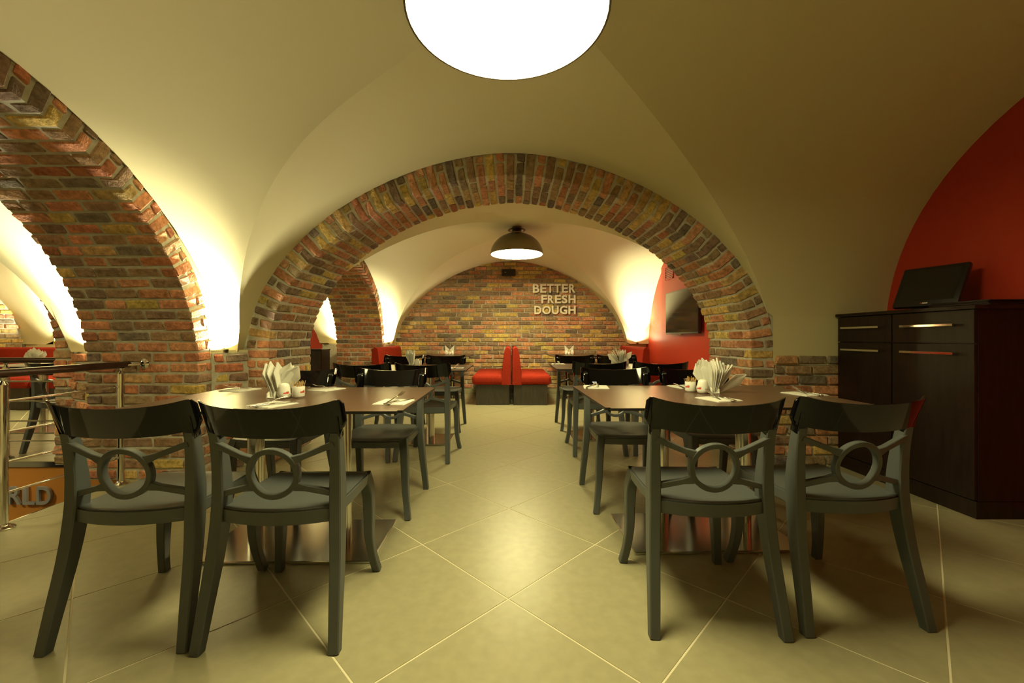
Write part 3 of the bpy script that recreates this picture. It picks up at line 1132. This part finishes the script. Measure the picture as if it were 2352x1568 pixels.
# ------------------------------------------------------------------ tables
TZ = 0.725
def make_table():
    root = empty('dining_table')
    bm = bmesh.new()
    box(bm, -.60, .60, -.40, .40, TZ - .011, TZ, .0)
    vs = [e for e in bm.edges if abs(e.verts[0].co.z - e.verts[1].co.z) > .005]
    bmesh.ops.bevel(bm, geom=vs, offset=.02, segments=4, affect='EDGES')
    me_top = obj('table_top', bm, 'laminate', root)
    me_top.data.materials.append(M['edge'])
    for p in me_top.data.polygons:
        if abs(p.normal.z) < .5 or p.normal.z < -.5: p.material_index = 1
    bm = bmesh.new()
    box(bm, -.41, .41, -.185, .245, 0.0005, .014, .003)
    obj('base_plate', bm, 'steel', root)
    for s in (-1, 1):
        bm = bmesh.new()
        n = 48
        rg = []
        for z in (.014, TZ - .03):
            rr_ = []
            for i in range(n):
                a = 2 * PI * i / n
                r = .0385 * (.90 + .10 * abs(math.cos(2 * a)) ** .5)
                rr_.append(bm.verts.new((s * .215 + r * math.cos(a), r * math.sin(a), z)))
            rg.append(rr_)
        for i in range(n):
            bm.faces.new((rg[0][i], rg[0][(i + 1) % n], rg[1][(i + 1) % n], rg[1][i]))
        col = obj('column', bm, 'steel', root, 30)
        bm = bmesh.new()
        box(bm, s * .215 - .10, s * .215 + .10, -.24, .24, TZ - .031, TZ - .012, .003)
        obj('support_plate', bm, 'black', root)
    return root
TB = [(-1.037, 2.040, 0.6, 'brown table at front left with steel columns, set with cutlery beside the railing'),
      (0.988, 2.130, 1.6, 'brown table at front right with steel columns, beside the dark cabinets'),
      (-1.00, 4.08, 0, 'brown table in the rear bay left of the aisle'),
      (1.034, 4.24, 0, 'brown table in the rear bay right of the aisle'),
      (-1.165, 7.02, 0, 'brown booth table against the brick end wall, left of the centre benches'),
      (1.160, 7.02, 0, 'brown booth table against the brick end wall, right of the centre benches'),
      (-4.94, 4.57, 0, 'brown table beyond the railing at the far left edge')]
tp = make_table()
for i, (x, y, r, lab) in enumerate(TB):
    o = tp if i == 0 else copy_tree(tp)
    o.location = (x, y, 0); o.rotation_euler = (0, 0, math.radians(r))
    if 'booth' in lab: o.scale = (.86, 1, 1)
    tag(o, lab, 'table', 'brown laminate tables')

# ------------------------------------------------------------------ benches
def make_bench(length):
    """sits facing -X, back plane at x = 0, runs along +Y from 0"""
    root = empty('booth_bench')
    bm = bmesh.new()
    prism(bm, [(-.535, .03), (-.030, .03), (-.030, length - .02), (-.535, length - .02)], 0.0, .306)
    bmesh.ops.recalc_face_normals(bm, faces=bm.faces[:])
    obj('base', bm, 'bench_base', root)
    bm = bmesh.new()
    box(bm, -.595, -.10, 0, length, .306, .452, .05, 5)
    for v in bm.verts:
        if v.co.z > .44:
            v.co.z += .014 * math.sin(PI * min(1, max(0, (v.co.x + .595) / .5)))
    obj('seat_cushion', bm, 'fabric', root, 60)
    bm = bmesh.new()
    pf = crom([(-.155, 0, .308), (-.150, 0, .45), (-.128, 0, .65), (-.108, 0, .80), (-.095, 0, .848), (-.060, 0, .872), (-.022, 0, .850), (-.008, 0, .80), (-.006, 0, .308)], 4)
    rings = []
    for y, k in ((0.0, .90), (.008, .97), (.022, 1.0), (length - .022, 1.0), (length - .008, .97), (length, .90)):
        rings.append([bm.verts.new((-.075 + (p.x + .075) * (k if k < 1 else 1), y, .308 + (p.z - .308) * (0.94 + .06 * k))) for p in pf])
    m_ = len(pf)
    for a, b in zip(rings, rings[1:]):
        for i in range(m_): bm.faces.new((a[i], a[(i + 1) % m_], b[(i + 1) % m_], b[i]))
    bm.faces.new(rings[0]); bm.faces.new(rings[-1])
    obj('back_cushion', bm, 'fabric', root, 50)
    return root
bl = 1.32
BN = [(0.018, 6.2, 0, 'red booth bench in the centre facing left toward the end wall table'),
      (0.022, 6.2 + bl, 180, 'red booth bench in the centre facing right toward the end wall table'),
      (2.10, 6.2, 0, 'red booth bench against the red right wall'),
      (-2.09, 6.2 + bl, 180, 'red booth bench in the rear left corner beside the brick jamb'),
      (-5.40, 6.35, 90, 'red booth bench beyond the railing, mostly hidden by the brick pier'),
      (-6.73, 6.35, 90, 'red booth bench beyond the railing at the left picture edge')]
bp_ = make_bench(bl)
for i, (x, y, r, lab) in enumerate(BN):
    o = bp_ if i == 0 else copy_tree(bp_)
    o.location = (x, y, 0); o.rotation_euler = (0, 0, math.radians(r))
    tag(o, lab, 'bench', 'red upholstered booth benches')

# ------------------------------------------------------------------ things on the tables
def napkin_mesh(seed, w=.042, h=.155, bend=.02, tip=.0):
    rg = random.Random(seed)
    bm = bmesh.new()
    rows = []
    prof = [(0, .42), (.2, .50), (.42, .70), (.62, .92), (.72, 1.0), (.86, .52), (1.0, .03)]
    for t, k in prof:
        r = []
        for j in range(5):
            u = -1 + j / 2
            zz = t * h - (.012 * (1 - abs(u)) if t == 1.0 and False else 0)
            y = bend * t * t + .004 * math.sin(u * 3 + seed) * t
            r.append((u * w * k + tip * t * t, y, zz))
        rows.append(r)
    lay = []
    for th in (-.0009, .0009):
        lay.append([[bm.verts.new((x, y + th * (1 + .6 * abs(z / h)), z)) for x, y, z in r] for r in rows])
    A, Bk = lay
    n = len(rows)
    for i in range(n - 1):
        for j in range(4):
            bm.faces.new((A[i][j], A[i][j + 1], A[i + 1][j + 1], A[i + 1][j]))
            bm.faces.new((Bk[i][j], Bk[i + 1][j], Bk[i + 1][j + 1], Bk[i][j + 1]))
        for j in (0, 4): bm.faces.new((A[i][j], A[i + 1][j], Bk[i + 1][j], Bk[i][j]))
    for i in (0, n - 1):
        for j in range(4): bm.faces.new((A[i][j], A[i][j + 1], Bk[i][j + 1], Bk[i][j]))
    bmesh.ops.recalc_face_normals(bm, faces=bm.faces[:])
    me = bpy.data.meshes.new('napkin')
    bm.to_mesh(me); bm.free()
    for p in me.polygons: p.use_smooth = True
    me.set_sharp_from_angle(angle=.9)
    me.materials.append(M['paper'])
    return me
NK = [napkin_mesh(k, .034 + .003 * (k % 3), .152 + .007 * (k % 4), .008 + .005 * (k % 3)) for k in range(6)]

def holder(x, y, rz, where):
    H = empty('napkin_holder', (x, y, TZ), rz)
    tag(H, 'small white ceramic napkin holder ' + where, 'napkin holder', 'napkin holders')
    bm = bmesh.new()
    box(bm, -.032, .032, -.022, .022, 0, .006, .002)
    obj('base', bm, 'ceramic', H)
    for s in (-1, 1):
        bm = bmesh.new()
        vs = [(-.032, 0), (.032, 0), (.030, .022), (.015, .034), (-.015, .034), (-.030, .022)]
        lo_ = [bm.verts.new((a, s * .0195 - .0025, b)) for a, b in vs]
        hi_ = [bm.verts.new((a, s * .0195 + .0025, b)) for a, b in vs]
        bm.faces.new(lo_); bm.faces.new(hi_)
        for i in range(6): bm.faces.new((lo_[i], lo_[(i + 1) % 6], hi_[(i + 1) % 6], hi_[i]))
        obj('side_wall', bm, 'ceramic', H)
    return H
def fan(x, y, spec, where):
    """spec: list of (dx, dy, yaw, lean_side, lean_fwd, scale)"""
    for k, (dx, dy, yaw, ls, lf_, s) in enumerate(spec):
        o = link('napkin', NK[k % 6])
        o.matrix_basis = Matrix.Translation((x + dx, y + dy, TZ + .007)) @ Matrix.Rotation(math.radians(ls), 4, 'Y') @ Matrix.Rotation(math.radians(lf_), 4, 'X') @ Matrix.Rotation(math.radians(yaw), 4, 'Z') @ Matrix.Scale(s, 4)
        tag(o, 'white paper napkin standing in the holder ' + where, 'napkin', 'napkins in the holder ' + where)

def logo(parent, r, zc, a0, hgt):
    """small slanted red lettering marks and a grey arc, wrapped on a cylinder"""
    def strip(bm, pts, rad):
        vs = [bm.verts.new((rad * math.sin(a), -rad * math.cos(a), z)) for a, z in pts]
        bm.faces.new(vs)
    bm = bmesh.new()
    A = .0042 / r * 1.0
    a = a0
    for i, (wd, hh) in enumerate(((1, .75), (1, .85), (1, .95), (.7, 1.0), (1.1, 1.1))):
        z0, z1 = zc - hgt * .5, zc - hgt * .5 + hgt * hh
        for k in range(2):
            q0 = a + k * A * wd * .62
            strip(bm, [(q0, z0), (q0 + A * .38, z0), (q0 + A * .38 + A * .1, z1), (q0 + A * .1, z1)], r + .0006)
        zm = (z0 + z1) / 2
        strip(bm, [(a, zm), (a + A * wd, zm - hgt * .1), (a + A * wd, zm + hgt * .15), (a, zm + hgt * .25)], r + .0005)
        a += A * (wd + .22)
    obj('logo_lettering', bm, 'logo_red', parent)
    bm = bmesh.new()
    ca = a0 + A * 4.4
    for i in range(8):
        t0, t1 = PI * (1 - i / 8), PI * (1 - (i + 1) / 8)
        P = []
        for t, k in ((t0, 1), (t1, 1), (t1, .75), (t0, .75)):
            P.append((ca + math.cos(t) * A * 1.5 * k, zc + hgt * .45 + math.sin(t) * hgt * .45 * k))
        strip(bm, P, r + .0006)
    obj('logo_arc', bm, 'logo_grey', parent)

def shaker(x, y, where, la=.2, mark=True):
    S = empty('salt_shaker', (x, y, TZ))
    tag(S, 'white egg-shaped ceramic salt shaker ' + where, 'shaker', 'white salt shakers')
    bm = bmesh.new()
    lathe(bm, [(0, 0), (.020, 0), (.025, .003), (.029, .012), (.030, .022), (.0285, .036), (.0255, .052), (.0225, .064), (.017, .071), (.008, .074), (0, .0745)], 28)
    obj('body', bm, 'ceramic', S, 60)
    if mark: logo(S, .0296, .028, la, .0095)
    return S
def cup(x, y, where, la=.3, mark=True):
    S = empty('toothpick_cup', (x, y, TZ))
    tag(S, 'white ceramic toothpick cup ' + where, 'cup', 'white toothpick cups')
    bm = bmesh.new()
    lathe(bm, [(0, 0), (.022, 0), (.024, .004), (.026, .005), (.028, .009), (.0285, .054), (.0275, .056), (.0265, .054), (.026, .012), (0, .010)], 28)
    obj('body', bm, 'ceramic', S, 40)
    if mark: logo(S, .0284, .030, la, .0095)
    bm = bmesh.new()
    rg = random.Random(int((x + 9) * 1000))
    for k in range(42):
        a, r = rg.uniform(0, 2 * PI), .021 * math.sqrt(rg.random())
        b, q = a + rg.gauss(0, .5), r + rg.uniform(.004, .015)
        cyl(bm, (x + r * .7 * math.cos(a), y + r * .7 * math.sin(a), TZ + .014), (x + q * math.cos(b), y + q * math.sin(b), TZ + rg.uniform(.070, .083)), .0010, 5)
    o = obj('toothpicks', bm, 'wood')
    tag(o, 'bunch of wooden toothpicks in the cup ' + where, 'toothpicks', kind='stuff')

def set_front_left():
    wre = 'on the front left table'
    x, y = -1.145, 2.015
    holder(x, y, math.radians(78), wre)
    sp = []
    for k in range(9):
        sp.append((-.014 + k * .0045, .004, 76 + k, -14 + k * 1.9, -3 + (k % 3) * 2, 1.0))
    for k in range(7):
        sp.append((.004 + k * .001, .012 + k * .003, 8 + k * 2, 22 + k * 2.2, 2 + k, 1.02))
    fan(x, y, sp, wre)
    shaker(-1.093, 2.000, wre, .40)
    cup(-1.034, 2.020, wre, .75)
def set_front_right():
    wre = 'on the front right table'
    x, y = 1.066, 2.185
    holder(x, y, math.radians(-80), wre)
    sp = []
    for k in range(6):
        sp.append((-.014 + k * .003, .012, -6 + k * 3, -22 + k * 3.4, -4 + k, 1.05))
    for k in range(7):
        sp.append((-.004 + k * .004, -.004, 80 + k * 2, -2 + k * 3.2, (k % 3) * 2, 1.04))
    sp += [(.018, 0, 60, 30, 2, 1.0), (.022, 0, 50, 36, 3, 1.0), (.026, -.004, 20, 58, 6, 1.0)]
    fan(x, y, sp, wre)
    shaker(1.012, 2.175, wre, -1.5)
    cup(.974, 2.235, wre, -1.45)
def set_rear(x, y, wre, lean):
    holder(x, y, math.radians(80), wre)
    sp = [(-.014 + k * .004, .0, 70 + 3 * k, -16 * lean + k * 3.4 * lean, 0, 1.0) for k in range(8)]
    if lean > 1: sp += [(-.01, 0, 20, -48, 0, 1.0), (.01, 0, 20, 42, 0, 1.0), (0, .004, 5, 12, 0, 1.05)]
    fan(x, y, sp, wre)
    shaker(x + .055, y - .02, wre, 0, False)
    cup(x + .062 if lean < 2 else x - .06, y + .045, wre, 0, False)
def set_wall(x, y, wre):
    holder(x, y, 0, wre)
    for s in (-1, 1):
        bm = bmesh.new()
        pts = [(0, 0), (s * .070, 0), (s * .080, .158), (s * .005, .082)]
        lo_ = [bm.verts.new((x + a, y + .003 * s - .0012, TZ + .007 + b)) for a, b in pts]
        hi_ = [bm.verts.new((x + a, y + .003 * s + .0012, TZ + .007 + b)) for a, b in pts]
        bm.faces.new(lo_); bm.faces.new(hi_)
        for i in range(4): bm.faces.new((lo_[i], lo_[(i + 1) % 4], hi_[(i + 1) % 4], hi_[i]))
        o = obj('napkin', bm, 'paper')
        tag(o, ('left' if s < 0 else 'right') + ' white paper napkin folded to a point ' + wre, 'napkin', 'napkins in the holder ' + wre)
    for k, dx in enumerate((-.05, .05)):
        shaker(x + dx, y - .05, wre, -.35, True)['label'] = 'white salt shaker ' + ('left' if k == 0 else 'right') + ' of the toothpick cup ' + wre
    cup(x, y - .055, wre, -.35)
set_front_left(); set_front_right()
set_rear(-1.01, 4.25, 'on the rear left table', 1.0)
set_rear(1.20, 4.50, 'on the rear right table', 2.4)
set_wall(-1.04, 7.10, 'on the left end wall table')
set_wall(1.01, 7.10, 'on the right end wall table')
wre = 'on the far left table beyond the railing'
holder(-5.05, 4.40, 1.3, wre)
fan(-5.05, 4.40, [(-.012 + k * .004, 0, 60 + 5 * k, -34 + k * 10, 0, 1.05) for k in range(8)], wre)

# cutlery
def make_fork():
    bm = bmesh.new()
    p = crom([(0, -.09, .004), (0, -.04, .003), (0, .01, .006), (0, .035, .011)], 4)
    n = len(p)
    sweep(bm, p, [(lerp(.012, .006, min(1, i / n * 1.4)), .0022) for i in range(n)], (1, 0, 0))
    box(bm, -.011, .011, .033, .046, .0105, .0130, .001)
    for k in range(4):
        x = -.0093 + k * .0062
        sweep(bm, crom([(x, .044, .0118), (x, .062, .010), (x, .082, .013), (x, .095, .018)], 3), (.0028, .0018), (1, 0, 0))
    return obj('fork', bm, 'chrome', None, 50)
def make_knife():
    bm = bmesh.new()
    p = crom([(0, -.10, .004), (0, -.06, .005), (0, -.005, .004)], 4)
    sweep(bm, p, [(.0125, .0055)] * (len(p) - 1) + [(.008, .004)], (1, 0, 0))
    pts = [(-.004, -.006), (.006, -.006), (.0085, .02), (.0085, .075), (.004, .098), (-.004, .104)]
    lo_ = [bm.verts.new((a, b, .0030)) for a, b in pts]; hi_ = [bm.verts.new((a, b, .0042)) for a, b in pts]
    bm.faces.new(lo_); bm.faces.new(hi_)
    for i in range(6): bm.faces.new((lo_[i], lo_[(i + 1) % 6], hi_[(i + 1) % 6], hi_[i]))
    return obj('knife', bm, 'chrome', None, 50)
def make_pad():
    bm = bmesh.new()
    for k in range(3):
        box(bm, -.072 + .002 * k, .072 - .003 * k, -.075 + .002 * k, .075 - .002 * k, .0016 * k, .0016 * k + .0015, .0005)
    return obj('folded_napkin', bm, 'paper')
PL = [(-.525, 1.872, -6, 'at the aisle corner of the front left table'),
      (-1.035, 1.800, -22, 'nearest the front left chair backs'),
      (-1.035, 2.330, 158, 'at the far side of the front left table'),
      (-1.500, 2.300, 165, 'at the brick pier corner of the front left table'),
      (.505, 2.440, 172, 'at the aisle corner of the front right table'),
      (1.030, 2.450, 192, 'behind the front right toothpick cup'),
      (.985, 1.960, 18, 'nearest the front right chair backs'),
      (1.520, 2.140, 14, 'at the cabinet end of the front right table'),
      (-.520, 3.960, 0, 'at the aisle corner of the rear left table'),
      (.530, 4.560, 180, 'at the aisle corner of the rear right table')]
fk, kn, pd = make_fork(), make_knife(), make_pad()
for i, (x, y, r, wre) in enumerate(PL):
    a = math.radians(r)
    def place(o0, dx, dy, dz, rr_, tilt=0):
        o = o0 if i == 0 else o0.copy()
        if i: C.objects.link(o)
        v = Matrix.Rotation(a, 3, 'Z') @ Vector((dx, dy, 0))
        o.location = (x + v.x, y + v.y, TZ + dz)
        o.rotation_euler = (tilt, 0, a + rr_)
        return o
    tag(place(pd, 0, 0, 0, 0), 'white folded paper napkin ' + wre, 'napkin', 'folded napkins under cutlery')
    tag(place(fk, -.012, -.005, .006, -.28, .17), 'steel fork ' + wre, 'fork', 'forks')
    tag(place(kn, .028, -.006, .0045, -.32), 'steel table knife ' + wre, 'knife', 'knives')

# ------------------------------------------------------------------ cabinets on the right
CX, CZ = 2.60, 1.178
def cabinet(y0, y1, label):
    root = empty('cabinet', (0, 0, 0))
    tag(root, label, 'cabinet', 'dark wood cabinets')
    bm = bmesh.new()
    box(bm, CX + .019, XR1 - .005, y0, y1, .10, CZ, .001)
    obj('body', bm, 'wenge', root)
    bm = bmesh.new()
    box(bm, CX + .012, XR1 - .02, y0 + .002, y1 - .002, 0, .098, .001)
    obj('plinth', bm, 'wenge', root)
    def front(name, z0, z1, zh):
        bm = bmesh.new()
        box(bm, CX, CX + .018, y0 + .003, y1 - .003, z0, z1, .0012)
        f = obj(name, bm, 'wenge', root)
        bm = bmesh.new()
        ym, hl = (y0 + y1) / 2, .165
        box(bm, CX - .034, CX - .026, ym - hl, ym + hl, zh - .007, zh + .007, .001)
        for s in (-1, 1):
            box(bm, CX - .027, CX + .001, ym + s * (hl - .03) - .005, ym + s * (hl - .03) + .005, zh - .005, zh + .005)
        tag(obj('handle', bm, 'chrome', f), 'chrome bar handle')
    front('drawer', .985, CZ - .004, 1.092)
    front('door', .105, .980, .925)
cabinet(2.315, 2.818, 'dark wood cabinet at the right edge with end panel facing the camera')
cabinet(2.822, 3.285, 'dark wood cabinet standing against the low brick wall')
bm = bmesh.new()
box(bm, CX - .016, XR1 - .004, 2.300, 3.290, CZ + .001, CZ + .024, .002)
tag(obj('worktop', bm, 'wenge'), 'dark wood worktop across both cabinets carrying the touch screen', 'worktop')
TOPZ = CZ + .0245
# touch screen monitor
mo = empty('touch_monitor', (2.74, 2.70, TOPZ), 0)
tag(mo, 'black touch screen monitor tilted back on the cabinet top', 'monitor')
R_ = Matrix.Translation((-.05, 0, .022)) @ Matrix.Rotation(math.radians(17), 4, 'Z') @ Matrix.Rotation(math.radians(26), 4, 'Y')
bm = bmesh.new()
box(bm, 0, .035, -.172, .172, .0, .300, .008, 2, R_)
obj('bezel', bm, 'black', mo, 40)
bm = bmesh.new()
box(bm, -.001, .004, -.145, .145, .042, .275, 0, 1, R_)
obj('screen', bm, 'pos_screen', mo)
bm = bmesh.new()
box(bm, -.0012, .002, -.022, .006, .016, .025, 0, 1, R_)
obj('brand_mark', bm, 'white_dot', mo)
bm = bmesh.new()
box(bm, -.0012, .002, .009, .016, .017, .024, 0, 1, R_)
obj('brand_dot', bm, 'logo_red', mo)
bm = bmesh.new()
box(bm, -.02, .14, -.11, .11, 0, .014, .004)
box(bm, .03, .075, -.06, .06, .012, .15, .008)
obj('stand', bm, 'black', mo)
for k in range(4):
    bm = bmesh.new()
    box(bm, -.13, .13, -.165, .165, 0, .0075, .002)
    o = obj('menu_book', bm, 'black' if k % 2 else 'wenge')
    o.location = (2.80 + .004 * k, 2.475 + .006 * (k % 3), TOPZ + k * .0078)
    o.rotation_euler = (0, 0, math.radians(2 - k))
    tag(o, ('topmost', 'third from top', 'second from top', 'lowest')[::-1][k].replace('third from top', 'second from bottom') + ' dark menu book in the stack beside the touch screen', 'menu', 'menu books on the cabinet')

# ------------------------------------------------------------------ television, vent, speaker
tv = empty('television', (XR2 - .032, 5.82, 1.07))
tag(tv, 'black flat television mounted on the red wall', 'television')
bm = bmesh.new(); box(bm, -.075, -.035, -.55, .55, 0, .625, .004)
obj('bezel', bm, 'black', tv)
bm = bmesh.new(); box(bm, -.0765, -.07, -.538, .538, .022, .613)
obj('screen', bm, 'screen', tv)
bm = bmesh.new(); box(bm, -.036, 0, -.2, .2, .15, .45)
obj('wall_bracket', bm, 'black', tv)
bm = bmesh.new(); box(bm, -.074, -.04, -.02, .06, -.018, .003, .003)
obj('sensor', bm, 'chrome', tv)
vt = empty('air_vent', (XR2 - .03, 6.42, 1.92))
tag(vt, 'small red slatted air vent above the television', 'vent')
bm = bmesh.new()
for a, b, c, d in ((-.16, .16, 0, .02), (-.16, .16, .19, .21), (-.16, -.145, 0, .21), (.145, .16, 0, .21)):
    box(bm, -.012, 0, a, b, c, d)
obj('frame', bm, 'red_wall', vt)
bm = bmesh.new(); box(bm, -.002, -.0005, -.15, .15, .01, .2)
obj('backing', bm, 'black', vt)
for k in range(6):
    bm = bmesh.new(); box(bm, -.010, -.002, -.148, .148, .027 + k * .028, .041 + k * .028)
    obj('slat', bm, 'red_wall', vt)
sp_ = empty('wall_speaker', (-.03, DB - .02, 2.20))
tag(sp_, 'small black speaker high on the brick end wall', 'speaker')
bm = bmesh.new(); box(bm, -.125, .125, -.10, 0, -.06, .06, .008, 2)
obj('housing', bm, 'black', sp_, 40)
bm = bmesh.new(); box(bm, -.115, .115, -.104, -.099, -.052, .052, .002)
obj('grille', bm, 'edge', sp_)
bm = bmesh.new(); box(bm, -.07, -.045, -.106, -.103, -.003, .004)
obj('brand_mark', bm, 'white_dot', sp_)

# ------------------------------------------------------------------ railing
RZ, RX = .828, -2.70
def rail_post(root, x, y):
    bm = bmesh.new()
    cyl(bm, (x, y, 0), (x, y, RZ - .06), .0215, 20)
    p = obj('post', bm, 'chrome', root, 40)
    bm = bmesh.new()
    lathe(bm, [(0, .0), (.046, .0), (.048, .006), (.040, .014), (.030, .018), (.024, .028), (0, .028)], 28, (x, y, 0))
    obj('foot_flange', bm, 'chrome', p, 40)
    bm = bmesh.new()
    lathe(bm, [(0, RZ - .062), (.022, RZ - .062), (.014, RZ - .05), (.008, RZ - .04), (.012, RZ - .032), (.020, RZ - .022), (0, RZ - .02)], 20, (x, y, 0))
    obj('saddle', bm, 'chrome', p, 40)
rl = empty('railing', (0, 0, 0))
tag(rl, 'steel railing with brown handrail beside the front left table', 'railing', 'stairwell railings')
for y in (1.53, 2.20, 2.87): rail_post(rl, RX, y)
bm = bmesh.new(); cyl(bm, (RX, 1.2, RZ), (RX, 2.925, RZ), .023, 24)
obj('handrail', bm, 'handrail', rl, 50)
for z in (.673, .506, .342, .177):
    bm = bmesh.new(); cyl(bm, (RX - .030, 1.2, z), (RX - .030, 2.87, z), .0065, 12)
    for y in (1.53, 2.20, 2.87):
        cyl(bm, (RX - .032, y, z), (RX - .012, y, z), .0075, 12)
    obj('rail_bar', bm, 'chrome', rl, 50)
bm = bmesh.new()
lathe(bm, [(0, 0), (.034, 0), (.036, .005), (.026, .012), (.014, .018), (0, .018)], 24)
for v in bm.verts: v.co = Vector((v.co.x + RX + .10, 2.940 - v.co.z, v.co.y + RZ + .005))
obj('wall_flange', bm, 'chrome', rl, 40)
bm = bmesh.new(); cyl(bm, (RX + .10, 2.935, RZ + .005), (RX + .01, 2.90, RZ - .005), .008, 12)
obj('wall_arm', bm, 'chrome', rl, 40)
r2 = empty('railing', (0, 0, 0))
tag(r2, 'steel railing with brown handrail above the orange sign panel', 'railing', 'stairwell railings')
for x in (-4.23, -5.6): rail_post(r2, x, 3.47)
bm = bmesh.new(); cyl(bm, (-7.5, 3.47, RZ), (-3.66, 3.47, RZ), .023, 24)
obj('handrail', bm, 'handrail', r2, 50)
for z in (.655, .49, .325, .160):
    bm = bmesh.new(); cyl(bm, (-7.5, 3.44, z), (-3.66, 3.44, z), .0065, 12)
    obj('rail_bar', bm, 'chrome', r2, 50)

# ------------------------------------------------------------------ cabinet beyond the rear left arch
sb = empty('sideboard', (-3.47, 7.11, 0))
tag(sb, 'dark wood sideboard seen through the rear left arch', 'cabinet')
bm = bmesh.new(); box(bm, -.30, .30, -.16, .16, .06, .80, .002)
obj('body', bm, 'wenge', sb)
bm = bmesh.new(); box(bm, -.31, .31, -.175, .165, .801, .825, .002)
obj('top', bm, 'wenge', sb)
for s in (-1, 1):
    bm = bmesh.new(); box(bm, s * .148 - .145, s * .148 + .145, -.176, -.160, .07, .79, .002)
    d_ = obj('door', bm, 'wenge', sb)
    bm = bmesh.new(); box(bm, -s * .03 + s * .06 - .005, -s * .03 + s * .06 + .005, -.195, -.175, .5, .64, .002)
    tag(obj('handle', bm, 'chrome', d_), 'chrome bar handle')
bm = bmesh.new(); box(bm, -.28, .28, -.14, .15, 0, .06)
obj('plinth', bm, 'wenge', sb)
